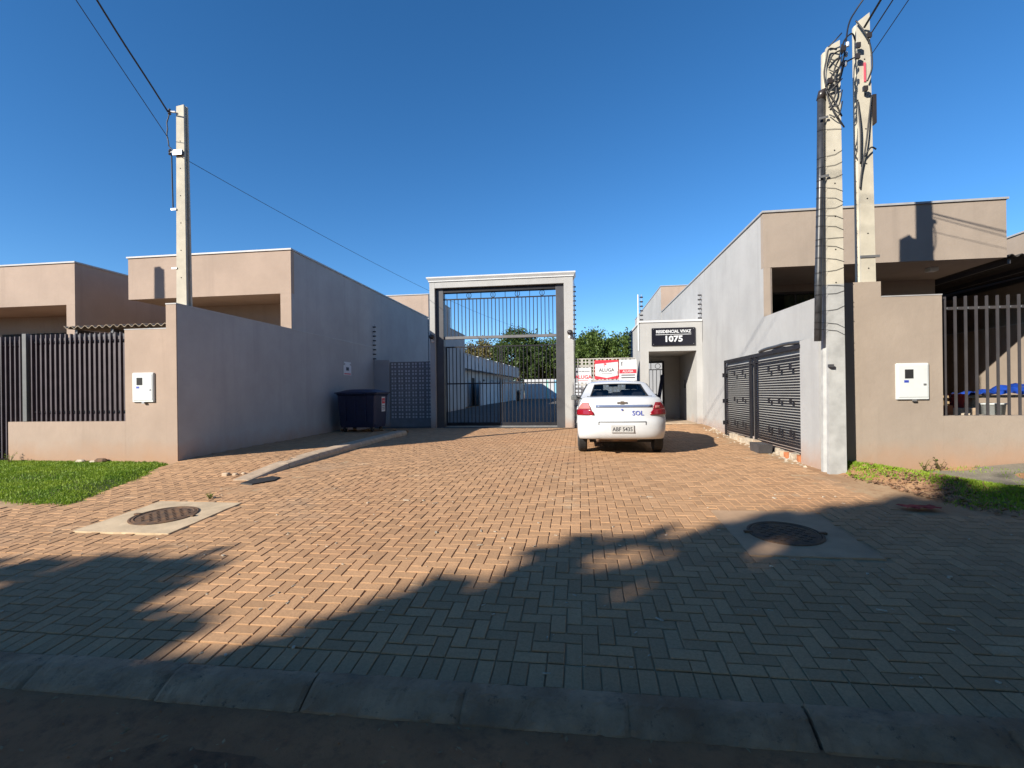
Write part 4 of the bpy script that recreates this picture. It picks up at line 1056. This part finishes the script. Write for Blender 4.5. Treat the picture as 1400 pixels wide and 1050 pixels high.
MB().tube([(bx0+.3,by0-.05,bz+1.06),(bx0+.3,by0-.09,bz+1.07),(bx1-.3,by0-.09,bz+1.07),(bx1-.3,by0-.05,bz+1.06)], .016, 8).build('handle', M['navy'], t)
for x in (bx0+.17, bx1-.17):
    for y in (by0+.15, by1-.15):
        w = MB().lathe([(.02,-.03),(.085,-.025),(.095,0),(.085,.025),(.02,.03)], (x, y, bz+.092), 16, 'x').build('wheel', M['rubber'], t, smooth=True)
        MB().box(x-.045,x+.045,y-.035,y+.03,bz+.10,bz+.14).build('fork', M['silver'], w)
MB().box(bx1-.012,bx1+.003,by0+.42,by0+.66,bz+.56,bz+.98).build('sticker', M['sign_white'], t)
MB().box(bx1+.0035,bx1+.006,by0+.44,by0+.64,bz+.79,bz+.94).build('sticker_red', M['red'], t)
text('LIXO', .07, (bx1+.008, by0+.54, bz+.865), M['sign_white'], t, ax='right', depth=.001)
for z in (.62,.67,.72): MB().box(bx1+.0035,bx1+.005,by0+.45,by0+.63,bz+z,bz+z+.018).build('sticker_line', M['ink'], t)

# small things on the ground
def slab(name, label, cat, pts, h, mat):
    c = Vector((sum(p[0] for p in pts)/len(pts), sum(p[1] for p in pts)/len(pts), 0)); zz = gz(c.x, c.y)
    o = MB().add([(x,y,gz(x,y)-.004) for x,y in pts]+[(x*.97+c.x*.03,y*.97+c.y*.03,gz(x,y)+h) for x,y in pts], [tuple(range(len(pts),2*len(pts)))]+[(i,(i+1)%len(pts),len(pts)+(i+1)%len(pts),len(pts)+i) for i in range(len(pts))]).build(name, mat)
    return tag(o, label, cat)
slab('rubber_flap', 'flat dark rubber flap at the end of the side kerb', 'flap', [(-4.82,6.52),(-4.60,6.47),(-4.42,6.72),(-4.46,6.93),(-4.62,6.98),(-4.80,6.75)], .022, M['rubber'])
for k, (x, y, s) in enumerate(((-5.42,7.02,.055),(-5.29,7.05,.042),(-5.20,7.12,.034))):
    o = MB().cbox(x-s, x+s, y-s*.8, y+s*.8, side_z(x,y)-.01, side_z(x,y)+s*.8, .015).build('mortar_lump', M['concrete']); tag(o, ['biggest pale mortar lump on the raised pavement','middle mortar lump of the three on the pavement','smallest mortar lump next to the side kerb'][k], 'lump', 'mortar lumps on the pavement')
o = MB().grid([[(3.42+.34*u/9+.03*math.sin(v*2), 5.78+.16*v/5+.02*math.sin(u*1.7), gz(3.5,5.85)+.016+.018*abs(math.sin(u*1.1+v*.8))) for u in range(10)] for v in range(6)]).build('rag', M['cloth_red'], smooth=True)
tag(o, 'crumpled red rag on the paving at the edge of the grass', 'rag')
# sand spilled on the paving, twigs
mb = MB()
for k in range(420):
    x, y = random.uniform(-5.5,5.5), random.uniform(2.7,6.4); s = abs(random.gauss(0,.006))+.002
    if not paved(x,y): continue
    z = pz(x,y); a = random.uniform(0,3.14); l = s*random.choice((1,1,1,2.5)); mb.bar((x-l*math.cos(a),y-l*math.sin(a),z+s*.3),(x+l*math.cos(a),y+l*math.sin(a),z+s*.3),s,s*.6)
tag(mb.build('litter', M['stone']), 'crumbs of leaf and stone littering the paving', 'litter', kind='stuff')

# ------------------------------------------------------------------ lawns
def blades(n, inside, x0, x1, y0, y1, zf, h, w, name, label):
    V = []; F = []; k = 0; att = 0
    while k < n and att < n*8:
        att += 1; x, y = random.uniform(x0,x1), random.uniform(y0,y1)
        if not inside(x,y): continue
        z = zf(x,y); a = random.uniform(0,6.28); hh = h*random.uniform(.45,1.25); ww = w*random.uniform(.7,1.3); le = random.uniform(.2,.9)*hh; b = random.uniform(0,6.28)
        ca, sa = math.cos(a)*ww, math.sin(a)*ww; i = len(V)
        V += [(x-ca,y-sa,z-.01),(x+ca,y+sa,z-.01),(x+ca*.6+le*.4*math.cos(b),y+sa*.6+le*.4*math.sin(b),z+hh*.6),(x+le*math.cos(b),y+le*math.sin(b),z+hh)]
        F += [(i,i+1,i+2),(i,i+2,i+3)]; k += 1
    me = bpy.data.meshes.new(name); me.from_pydata(V, [], F); me.materials.append(M['grass'])
    return tag(put(bpy.data.objects.new(name, me)), label, 'grass', kind='stuff')
def mound_l(x, y): return gz(x,y) + .05*sm(5.45, 5.9, y)*sm(.0, .4, (-6.42-(y-5.75)*.30)-x)
def mound_r(x, y):
    front = 7.55 - 1.75*sm(3.55, 4.3, x) + .12*math.sin(x*3.3) - .25*sm(4.5,7,x)
    return gz(x,y) + (.055+.03*math.sin(x*1.9+1))*sm(front, front+1.0, y) + .04*math.sin(x*4+y*3)*sm(front, front+.4, y)
P = [[(x, y, mound_l(x,y)+.002 if in_lawn_left(x,y) else gz(x,y)-.03) for x in np.arange(-14, -6.2, .12)] for y in np.arange(5.3, 7.95, .12)]
tag(MB().grid(P).build('lawn_ground', M['turf'], smooth=True), 'turf under the bright lawn by the beige street wall', 'lawn', kind='structure')
blades(60000, lambda x,y: in_lawn_left(x + random.gauss(0,.05),y + random.gauss(0,.05)) and y < 7.9 and x > -12 and random.random() < .55 + .45*math.sin(x*2.1+y)*math.sin(y*2.9-x*1.3) + .25, -12, -6.2, 5.3, 7.9, mound_l, .030, .0055, 'lawn_grass', 'short bright green grass in front of the beige street wall')
P = [[(x, y, mound_r(x,y)+.002 if in_lawn_right(x,y) else gz(x,y)-.03) for x in np.arange(3.5, 9.5, .12)] for y in np.arange(4.9, 8.0, .12)]
tag(MB().grid(P).build('verge_ground', M['soil'], smooth=True), 'red soil verge in front of the beige wall by the poles', 'verge', kind='structure')
def verge_in(x, y):
    x2, y2 = x + random.gauss(0,.10), y + random.gauss(0,.10)
    return in_lawn_right(x2,y2) and y < 7.9 and (y2 > 7.2 or x2 > 4.3+.15*math.sin(y*5)) and random.random() < (.08 if (x > 5.0 and y > 7.1) else .8+.25*math.sin(x*3+y*5))
blades(30000, verge_in, 3.7, 8.4, 4.9, 7.9, mound_r, .038, .0065, 'verge_grass', 'patchy grass on the verge beneath the beige wall by the poles')
# leaf litter and scrub on the verge edge
mb = MB()
for k in range(1500):
    x, y = random.gauss(4.0,.35), random.gauss(6.5,.6)
    if not in_lawn_right(x,y+.3) or y > 7.85: continue
    s = random.uniform(.01,.04); z = mound_r(x,y)+random.uniform(.0,.03); a = random.uniform(0,3.14); c_, s_ = math.cos(a)*s, math.sin(a)*s; e = random.uniform(-.5,.5)*s
    mb.add([(x-c_,y-s_,z),(x-s_*.4,y+c_*.4,z+e),(x+c_,y+s_,z+.006),(x+s_*.4,y-c_*.4,z-e+.008)], [(0,1,2,3)])
tag(mb.build('dead_leaves', plain('dead_leaf', (.20,.11,.06), .9, var=.5, scale=14)), 'brown dead leaves and scraps at the verge edge', 'leaves', kind='stuff')
o = MB().grid([[(x, y, gz(x,y)+.02+.12*sm(4.9,6.3,x)*sm(6.9,7.7,y)) for x in np.arange(4.9, 9.4, .2)] for y in np.arange(6.95, 7.95, .1)]).build('gravel_ramp', M['slab'], smooth=True)
tag(o, 'grey gravel ramp leading up to the low wall under the railing', 'ramp', kind='structure')
def weed(x, y, z, h, n, label, mat='leaf'):
    t = thing('weed', label, 'plant', (x,y,z), None); mb = MB(); st = MB()
    for k in range(n):
        a = random.uniform(0,6.28); l = h*random.uniform(.4,1); tip = Vector((x+math.cos(a)*l*.6, y+math.sin(a)*l*.6, z+l))
        st.tube([(x,y,z-.01), Vector((x,y,z)).lerp(tip,.6)+Vector((0,0,.1*l)), tip], [.004,.003,.001], 4)
        for j in range(6):
            p = Vector((x,y,z)).lerp(tip, random.uniform(.3,1)); b = random.uniform(0,6.28); s = h*random.uniform(.10,.22); d = Vector((math.cos(b),math.sin(b),random.uniform(-.2,.5)))*s; q = Vector((-math.sin(b),math.cos(b),0))*s*.35
            mb.add([p, p+d*.5+q, p+d, p+d*.5-q], [(0,1,2,3)])
    st.build('stem', M['leafy'], t); mb.build('leaf_mass', M[mat], t)['kind'] = 'stuff'
weed(-4.66, 5.74, gz(-4.7,5.74), .11, 16, 'small green weed tuft at the edge of the manhole square', 'grass')
weed(5.05, 7.80, gz(5,7.8)+.05, .30, 4, 'spindly weed growing against the low beige wall')
weed(4.80, 7.72, gz(5,7.8)+.05, .16, 7, 'low leafy weed beside the beige wall on the verge', 'grass')
weed(-10.3, 7.75, mound_l(-10.3,7.75), .22, 8, 'weed tuft below the end of the dark railing', 'grass')
for k, (x, y, s) in enumerate(((-8.9,7.82,.09),(-8.62,7.80,.07),(-8.5,7.84,.12))):
    o = MB().cbox(x-s, x+s, y-s*.5, y+s*.5, mound_l(x,y)-.03, mound_l(x,y)+s*.6, s*.3).build('stone', M['stone'] if k != 2 else M['castiron']); tag(o, ['pale stone at the foot of the beige wall on the lawn','smaller pale stone on the lawn next to the dark lump','dark lump lying against the beige wall on the lawn'][k], 'stone', 'stones on the lawn')

# ------------------------------------------------------------------ white sedan
CX, CY = .77, 9.22
CZ = gz(CX, CY+.8) - .004
car = thing('parked_car', 'white saloon car seen from behind, parked in front of the lattice screen', 'car', (CX, CY, CZ))
car.rotation_euler = (math.atan2(gz(CX,CY+3.2)-gz(CX,CY+.74), 2.44), 0, 0)
LEN, HW = 4.13, .82
def ip(t, pts): return float(np.interp(t, [p[0] for p in pts], [p[1] for p in pts]))
REAR = [(.28,.11),(.34,.045),(.43,.006),(.55,0),(.63,.012),(.66,.03),(.69,.055),(.76,.065),(.90,.085),(.98,.10),(1.03,.135),(1.07,.20)]
FRONT = [(.2,4.02),(.33,4.12),(.52,4.13),(.62,4.09),(.72,4.0),(.80,3.90),(1.1,3.6)]
ZTOP = [(0,1.055),(.2,1.065),(.7,1.075),(1.3,1.04),(2.8,1.0),(3.1,.985),(3.5,.92),(3.9,.80),(4.13,.70)]
WZ = [(.18,.92),(.28,.96),(.42,.99),(.58,1.0),(.70,1.0),(.82,.985),(.93,.95),(1.0,.915),(1.08,.86)]
def rear_y(x, z):
    q = min(1, abs(x)/HW); return ip(z, REAR) + .085*q**2 + .20*q**6
def front_y(x, z):
    q = min(1, abs(x)/HW); return ip(z, FRONT) - .12*q**2 - .28*q**5
def wy(y): return ip(y, [(0,.965),(.4,1),(3.3,1),(3.8,.975),(4.13,.93)])*HW
WHEELS = (.76, 3.20); RW = .285
def zbot(y, a):
    z = ip(y, [(0,.30),(.3,.29),(.5,.24),(1.2,.20),(2.9,.20),(3.6,.22),(4.13,.22)])
    if abs(a) > .60:
        for yc in WHEELS:
            d = abs(y-yc)
            if d < .345: z = max(z, RW + math.sqrt(.345**2-d*d))
    return z
def body_pt(a, s, c):
    y = LEN*s
    for _ in range(2):
        zb, zt = zbot(y, a), ip(y, ZTOP)
        z = zb + (zt-zb)*c
        x = a*wy(y)*ip(z, WZ)
        y = rear_y(x, z)*(1-s) + front_y(x, z)*s
    if c > .999: z += .018*(1-a*a)
    return (x, y, z)
def shell(fn, nx, ny, nz, skip=None, faces='all'):
    idx = {}; V = []; F = []; S = {}
    def vid(i, j, k):
        if (i,j,k) not in idx: idx[(i,j,k)] = len(V); V.append(fn(-1+2*i/nx, j/ny, k/nz))
        return idx[(i,j,k)]
    def q(tagn, *c):
        f = tuple(vid(*p) for p in c)
        kk = skip(tagn, c) if skip else None
        if kk: S.setdefault(kk, []).append(f)
        else: F.append(f)
    for i in range(nx):
        for j in range(ny):
            q('bottom',(i,j,0),(i,j+1,0),(i+1,j+1,0),(i+1,j,0)); q('top',(i,j,nz),(i+1,j,nz),(i+1,j+1,nz),(i,j+1,nz))
    for i in range(nx):
        for k in range(nz):
            q('rear',(i,0,k),(i+1,0,k),(i+1,0,k+1),(i,0,k+1)); q('front',(i,ny,k),(i,ny,k+1),(i+1,ny,k+1),(i+1,ny,k))
    for j in range(ny):
        for k in range(nz):
            q('left',(0,j,k),(0,j,k+1),(0,j+1,k+1),(0,j+1,k)); q('right',(nx,j,k),(nx,j+1,k),(nx,j+1,k+1),(nx,j,k+1))
    return V, F, S
def car_part(name, V, F, mat, sub=0, parent=None, smooth=True, thick=0):
    used = sorted({i for f in F for i in f}); mp = {o_: n_ for n_, o_ in enumerate(used)}
    me = bpy.data.meshes.new(name); me.from_pydata([V[i] for i in used], [], [tuple(mp[i] for i in f) for f in F]); me.materials.append(mat)
    for p in me.polygons: p.use_smooth = smooth
    o = put(bpy.data.objects.new(name, me), parent or car)
    if thick: m = o.modifiers.new('t', 'SOLIDIFY'); m.thickness = thick; m.offset = 1
    if sub: m = o.modifiers.new('s', 'SUBSURF'); m.levels = sub; m.render_levels = sub
    return o
V, F, S = shell(body_pt, 20, 72, 14, lambda tg, c: 'bottom' if tg == 'bottom' else None)
body = car_part('body', V, F + S['bottom'], M['carwhite'], 1)
# cabin
ZR = 1.405
def cab_pt(a, s, c):
    w = .745 - .165*c**1.25
    ra, fa = .60 + .62*c**.95, 3.06 - .86*c
    y = ra*(1-s) + fa*s
    q = abs(a)
    if s < .5: y += (.10*(1-c*.4)*q**3)*(1-2*s)
    else: y -= (.16*q**3)*(2*s-1)
    zb = ip(y, ZTOP) - .02
    zr = ZR - .045*((y-1.75)/.65)**2 if abs(y-1.75) < 1.2 else ZR-.15
    z = zb + (zr-zb)*c
    if c > .999: z += .0; w *= .965
    z -= .035*q**2.5*c
    return (a*w, y, z)
NXc, NYc, NZc = 16, 26, 8
def skipc(tg, c):
    i = min(p[0] for p in c); j = min(p[1] for p in c); k = min(p[2] for p in c)
    if tg == 'rear' and 2 <= i < NXc-2 and 1 <= k < NZc-1: return 'rear_window'
    if tg == 'front' and 1 <= i < NXc-1 and 0 <= k < NZc-1: return 'windscreen'
    if tg in ('left', 'right') and 1 <= k < NZc-1 and (3 <= j < 12 or 13 <= j < 23): return 'side_window_%s%d' % (tg[0], 0 if j < 12 else 1)
    if tg == 'bottom': return 'none'
V, F, S = shell(cab_pt, NXc, NYc, NZc, skipc)
cabin = car_part('cabin', V, F, M['carwhite'], 1)
for k, fs in S.items():
    if k == 'none': continue
    nm = 'side_window' if k.startswith('side') else k
    car_part(nm, V, fs, M['carglass'], 1)
    e = {}
    for f in fs:
        for i in range(4):
            kk = tuple(sorted((f[i], f[(i+1)%4]))); e[kk] = e.get(kk, 0)+1
    mb = MB()
    for (a, b), n_ in e.items():
        if n_ == 1: mb.bar(V[a], V[b], .022, .016)
    mb.build('window_seal', M['rubber'], car, off=(0,0,0))
# inside: parcel shelf, seats, head rests, steering wheel, dashboard
L0 = (0,0,0)
MB().box(-.62,.62,.66,2.9,1.03,1.085).build('cabin_floor', M['dark'], car, off=L0)
for x in (-.36, .36):
    st = MB().cbox(x-.23, x+.23, 1.95, 2.10, 1.08, 1.20, .03).build('seat_back', M['rubber'], car, off=L0)
    MB().cbox(x-.12, x+.12, 1.97, 2.06, 1.21, 1.33, .03).build('head_rest', M['rubber'], st, off=L0)
for x in (-.40, 0, .40): MB().cbox(x-.12, x+.12, 1.02, 1.10, 1.08, 1.16, .03).build('head_rest', M['rubber'], car, off=L0)
MB().box(-.6,.6,2.62,2.9,1.08,1.12).build('dashboard', M['dark'], car, off=L0)
MB().tube([(-.36+.17*math.cos(a), 2.45-.06*math.sin(a), 1.10+.14*math.sin(a)) for a in np.linspace(0,2*math.pi,17)], .014, 6).build('steering_wheel', M['dark'], car, off=L0)
MB().box(-.10,.10,2.30,2.33,1.27,1.33).build('rear_view_mirror', M['dark'], car, off=L0)
# patches that follow the rear skin
def rear_patch(name, xr, zr, mat, off, n=10, m=5, parent=None, thick=.006):
    """xr(z) -> (x0, x1)"""
    P = []
    for j in range(m+1):
        z = zr[0] + (zr[1]-zr[0])*j/m; x0, x1 = xr(z); row = []
        for i in range(n+1):
            x = x0 + (x1-x0)*i/n; row.append((x*1.004, rear_y(x, z)-off, z))
        P.append(row)
    mb = MB().grid(P); V = mb.v
    o = car_part(name, V, mb.f, mat, 0, parent); md = o.modifiers.new('t','SOLIDIFY'); md.thickness = thick; md.offset = 0
    return o
def lamp_edges(z, lo):
    wo = .83*ip(z, WZ)*.985
    xi = ip(z, [(.74,.50),(.80,.515),(.845,.565),(.86,.555),(.97,.605)])
    xo = wo*ip(z, [(.74,1.0),(.85,1.0),(.97,.93)])
    return xi, min(xo, wo)
for s in (-1, 1):
    f = (lambda z, s=s: tuple(sorted((s*lamp_edges(z,0)[0], s*lamp_edges(z,0)[1]))))
    tl = rear_patch('tail_light', f, (.745,.852), M['lampred'], .016, 12, 5, thick=.02)
    rear_patch('upper_lens', f, (.856,.975), M['lamppink'] if s < 0 else M['lampred'], .014, 12, 5, parent=tl, thick=.02)
    if s > 0: rear_patch('reversing_lens', lambda z: (.60,.69), (.87,.915), M['lamppink'], .026, 4, 2, parent=tl)
rear_patch('boot_stripe', lambda z: (-.47,.545), (.885,.93), M['stripe'], .006, 14, 2)
gap = M['rubber']
rear_patch('boot_seam', lambda z: (-.44,.44), (.690,.696), gap, .001, 14, 1, thick=.008)
rear_patch('bumper_groove', lambda z: (-.42,.42), (.618,.630), gap, .000, 14, 1, thick=.01)
for s in (-1, 1):
    rear_patch('bumper_groove', lambda z, s=s: (s*.42-.006, s*.42+.006), (.57,.63), gap, .000, 1, 3, thick=.008)
pt_ = MB().cbox(-.205,.205,-.016,.004,.435,.565,.004).build('number_plate', M['plate'], car, off=L0)
o = text('ABF 5435', .105, (0,0,0), M['ink'], None, depth=.002, sx=.86, bold=.001); o.parent = pt_; o.location = (0,-.018,.49)
tx = text('SOL', .12, (0,0,0), M['blueink'], None, depth=.002, bold=.001); tx.parent = car; tx.location = (.285, rear_y(.285,.775)-.007, .775); tx.rotation_euler = (-.12, 0, .085)
MB().prism([(-.09,.962),(-.03,.962),(-.03,.948),(.03,.948),(.03,.962),(.085,.962),(.095,.985),(.035,.985),(.035,1.0),(-.025,1.0),(-.025,.985),(-.08,.985)], .075, .10).build('emblem', M['chrome'], car, off=L0)
MB().lathe([(.016,0),(.016,-.01)], (0,.066,.845), 14, 'y').build('boot_lock', M['blueink'], car, off=L0)
MB().tube([(-.44,.30,.285),(-.44,.06,.285)], .032, 14).build('exhaust', M['castiron'], car, off=L0, smooth=True)
MB().tube([(-.40,.42,.31),(.30,.42,.31)], .085, 12).build('silencer', M['castiron'], car, off=L0, smooth=True)
MB().tube([(-.68,WHEELS[0],.27),(.68,WHEELS[0],.27)], .04, 8).build('rear_axle', M['castiron'], car, off=L0)
MB().box(-.58,.58,.55,3.7,.20,.30).build('underbody', M['dark'], car, off=L0)
for s in (-1, 1):
    for yc in WHEELS:
        MB().box(s*.5-.03, s*.5+.03, yc-.33, yc+.33, .25, .63).build('wheel_arch_liner', M['dark'], car, off=L0)
        x = s*.715
        w = MB().lathe([(.17,-.085),(.245,-.088),(.275,-.075),(RW,-.055),(RW+.001,0),(RW,.055),(.275,.075),(.245,.088),(.17,.085)], (x, yc, RW), 32, 'x').build('wheel', M['rubber'], car, off=L0)
        mbg = MB()
        for gx_ in (-.035, -.012, .012, .035): mbg.lathe([(RW+.002,gx_-.003),(RW+.0035,gx_),(RW+.002,gx_+.003)], (x,yc,RW), 32, 'x')
        mbg.build('tread', M['dark'], w, off=L0)
        rm = MB().lathe([(.03,s*.100),(.06,s*.095),(.15,s*.088),(.185,s*.098),(.185,s*.02)], (x, yc, RW), 24, 'x').build('rim', M['silver'], w, off=L0, smooth=True)
    MB().cbox(s*.88-.075, s*.88+.075, 2.12, 2.24, .985, 1.10, .03).build('door_mirror', M['post'], car, off=L0, bevel=.01)
    MB().bar((s*.72,2.2,1.02),(s*.82,2.19,1.03),.03,.04).build('mirror_arm', M['dark'], car, off=L0)
    # door seams and handles
    def side_x(y, z): return s*(wy(y)*ip(z, WZ))
    for y in (1.18, 2.02, 2.86):
        mb = MB().grid([[(side_x(y+d, z)+s*.003, y+d, z) for d in (-.003,.003)] for z in np.linspace(.30 if y != 1.18 else .66,.98,9)]); mb.build('door_seam', gap, car, off=L0)
    for y in (1.30, 2.14): MB().cbox(side_x(y+.08,.82)-.012, side_x(y+.08,.82)+.018, y, y+.17, .80, .835, .008).build('door_handle', M['carwhite'], car, off=L0)
    MB().box(side_x(1.9,.55)-.01, side_x(1.9,.55)+.012, 1.15, 2.85, .53, .57).build('rubbing_strip', M['carwhite'], car, off=L0, bevel=.004)
    hl = [[(s*(.45+.30*i/8), front_y(.45+.30*i/8, z)+.01, z) for i in range(9)] for z in (.60,.66,.72)]
    MB().grid(hl).build('headlight', M['headlamp'], car, off=L0, smooth=True)
MB().box(-.4,.4,4.07,4.11,.56,.66).build('grille', M['dark'], car, off=L0)
MB().tube([(0,1.35,1.40),(0,1.30,1.44),(0,1.05,1.58)], .004, 6).build('aerial', M['dark'], car, off=L0)

# ------------------------------------------------------------------ trees
def tree(label, x, y, zg, trunk_h, blobs, nleaf, ls, mat, group, r0=.2, seed=0):
    """blobs: ellipsoids (cx,cy,cz,rx,ry,rz) in world units; leaves gathered in clumps through their volume"""
    rg = np.random.default_rng(seed)
    t = thing('tree', label, 'tree', (x, y, zg), group)
    tr = MB(); top = Vector((x, y, zg+trunk_h))
    tr.tube([(x,y,zg-.3),(x+.05,y,zg+trunk_h*.3),(x-.04,y+.05,zg+trunk_h*.7),top], [r0*1.25,r0,r0*.85,r0*.7], 10)
    for b in blobs:
        c = Vector(b[:3]); mid = top.lerp(c, .5)+Vector((0,0,.15*b[5]))
        tr.tube([top-Vector((0,0,.2)), mid, c, c+Vector((.3*b[3]*rg.uniform(-1,1), .3*b[4]*rg.uniform(-1,1), .4*b[5]))], [r0*.6,r0*.4,r0*.25,r0*.08], 7)
    tr.build('trunk', M['bark'], t, smooth=True)
    vol = np.array([(b[3]*b[4]*b[5])**.667 for b in blobs]); vol = vol/vol.sum()
    Q = []
    for b, f in zip(blobs, vol):
        n = int(nleaf*f); nc = max(10, n//45)
        d = rg.normal(size=(nc,3)); d /= np.linalg.norm(d,axis=1)[:,None]
        rr = rg.uniform(.25,1.0,nc)**.45 * rg.uniform(.86,1.1,nc)
        cc = np.array(b[:3]) + d*rr[:,None]*np.array(b[3:])
        k = rg.integers(0,nc,n); sp = .20*np.array(b[3:]).mean()
        Q.append(cc[k] + rg.normal(size=(n,3))*sp*.55)
    C = np.concatenate(Q); n = len(C)
    u = rg.normal(size=(n,3)); u /= np.linalg.norm(u,axis=1)[:,None]
    w = rg.normal(size=(n,3)); w -= (w*u).sum(1)[:,None]*u; w /= np.linalg.norm(w,axis=1)[:,None]
    s = ls*rg.uniform(.6,1.3,n)[:,None]
    V = np.stack([C-u*s, C+w*s*.55, C+u*s, C-w*s*.55], 1).reshape(-1,3) - np.array((x,y,zg))
    me = bpy.data.meshes.new('crown'); me.from_pydata(V.tolist(), [], np.arange(4*n).reshape(-1,4).tolist()); me.materials.append(M[mat])
    put(bpy.data.objects.new('crown', me), t)
    return t
bt = 'trees behind the inner drive'
tree('spreading olive green tree left of the others behind the drive', -13, 68, .9, 4, [(-13,68,6.3,4,3,2.6),(-16,68,5.8,3,3,2.2)], 10800, 0.18, 'leafy', bt, .3, 1)
tree('tall dark round tree rising above the middle of the gate', -8.0, 66, .9, 5, [(-8.4,66,7.0,3.3,3,3.3),(-6.0,66,6.2,2.6,2.5,2.8)], 15600, 0.17, 'leafd', bt, .32, 2)
tree('mid green tree right of the tall round tree behind the drive', -2.4, 67, .9, 4.5, [(-2.6,67,6.3,3.0,3,3.1),(-.2,67.5,6.0,2.4,2.4,2.8)], 14400, 0.17, 'leaf', bt, .3, 3)
tree('bright green tree above the letting signs', 2.0, 64, .9, 4.2, [(1.9,64,6.5,2.5,2.6,3.0),(.3,64.5,5.0,2.0,2,2.3)], 14400, 0.16, 'leaf', bt, .28, 4)
tree('green tree beside the entrance porch behind the signs', 6.3, 63, .9, 4.2, [(5.4,63,6.4,2.4,2.6,2.7),(8.0,63,5.9,2.8,2.6,2.8)], 16800, 0.16, 'leaf', bt, .28, 5)
tree('dark tree low behind the cream end wall', -5.0, 72, .9, 3.5, [(-5.0,72,4.6,5,2.5,2.9),(1.5,73,4.4,5,2.5,2.9)], 21600, 0.19, 'leafd', bt, .3, 6)
# trees across the street, behind the viewer; they throw the long shadows on the paving
hs = Vector((math.sin(SUN_AZ), math.cos(SUN_AZ), 0)); hn = Vector((math.cos(SUN_AZ), -math.sin(SUN_AZ), 0))
def street_tree(label, p, w, zt, blobs, n, ls, seed):
    c = hs*p + hn*w; bl = []
    for (bw, bz, r_, rz) in blobs:
        e = hs*p + hn*bw; bl.append((e.x, e.y, bz, r_, r_, rz))
    tree(label, c.x, c.y, -.1, zt, bl, n, ls, 'leafd', 'trees across the street', .28, seed)
street_tree('broad tall tree across the street, shading the paving', -12.5, 2.2, 3.5, [(2.6,5.6,4.3,5.0),(.2,6.6,2.2,2.6),(-1.4,5.4,2.2,2.2),(-2.95,5.6,.85,.9),(-2.95,6.4,.8,.85),(-2.65,7.1,.8,.8),(-2.2,7.75,.8,.75),(-1.75,8.4,.8,.8),(-1.35,9.1,.8,.75),(-.7,9.7,1.0,.8),(.6,9.6,1.8,1.6)], 36000, .18, 21)
street_tree('low round tree across the street beside the broad one', -12.5, -4.6, 3.0, [(-3.9,5.15,1.0,.95),(-4.7,5.0,1.0,1.1),(-4.2,5.35,.9,.75),(-4.3,4.3,1.3,1.1),(-5.2,5.5,.75,1.05),(-5.9,4.9,.85,1.0),(-6.5,4.6,.8,.9)], 19000, .15, 22)
def sky_block_tree(label, x, y, zc, r_, rz, n, seed):  # added unseen trees; their crowns block sky light and darken the foreground
    tree(label, x, y, -.1, zc-rz*.7, [(x,y,zc,r_,r_,rz),(x-1.8,y+.6,zc-1,r_*.6,r_*.6,rz*.7),(x+1.9,y-.5,zc-.6,r_*.6,r_*.6,rz*.7)], n, .24, 'leafd', 'trees across the street', .3, seed)
sky_block_tree('dense tree added out of view to block sky light, across the street opposite the main gate', .8, -6.6, 6.2, 3.8, 4.4, 20000, 31)
sky_block_tree('dense tree added out of view to block sky light, across the street opposite the double poles', 7.5, -7.2, 6.6, 4.2, 4.8, 20000, 32)
sky_block_tree('dense tree added out of view to block sky light, farther along the street beyond the double poles', 14.5, -6.8, 6.0, 4.0, 4.4, 16000, 33)
tree('leafy tree added out of view to hide overhead sky from the foreground, out past the verge', 7.2, 3.4, .1, 4.2, [(4.2,.9,6.6,2.9,2.6,2.2),(6.6,2.2,6.8,2.6,2.4,2.3),(2.4,-1.2,6.8,2.4,2.2,2.0)], 16000, .19, 'leafd', 'sky-blocking trees added on this side', .2, 41)  # added overhead, out of view, to keep zenith light off the kerb
# plots further along the street, beyond both edges of the view
t = thing('street_wall', 'plain beige street wall of the plot beyond the dark bar gate', 'wall', (-20, YF, .3))
box('wall', M['beige'], t, -30, -13.61, YF-.09, YF+.09, .2, 2.8); box('coping', M['cap'], t, -30, -13.6, YF-.1, YF+.1, 2.801, 2.83)
t = thing('street_wall', 'plain beige street wall of the plot beyond the carport', 'wall', (20, YF, .3))
box('wall', M['taupe'], t, 12.01, 32, YF-.09, YF+.09, .2, 2.6); box('coping', M['cap'], t, 12.0, 32, YF-.1, YF+.1, 2.601, 2.63)
tree('garden tree behind the plain wall beyond the dark bar gate', -30, 14, .4, 2.6, [(-30,14,4.2,3.2,3,2.0),(-28,15,3.8,2.2,2,1.6)], 5000, .2, 'leaf', 'garden trees along the street', .22, 51)
tree('garden tree behind the plain wall beyond the carport', 24, 15, .4, 3.2, [(24,15,5.2,3.2,3,2.4),(22,16,4.6,2.2,2,1.8)], 5000, .2, 'leaf', 'garden trees along the street', .22, 52)
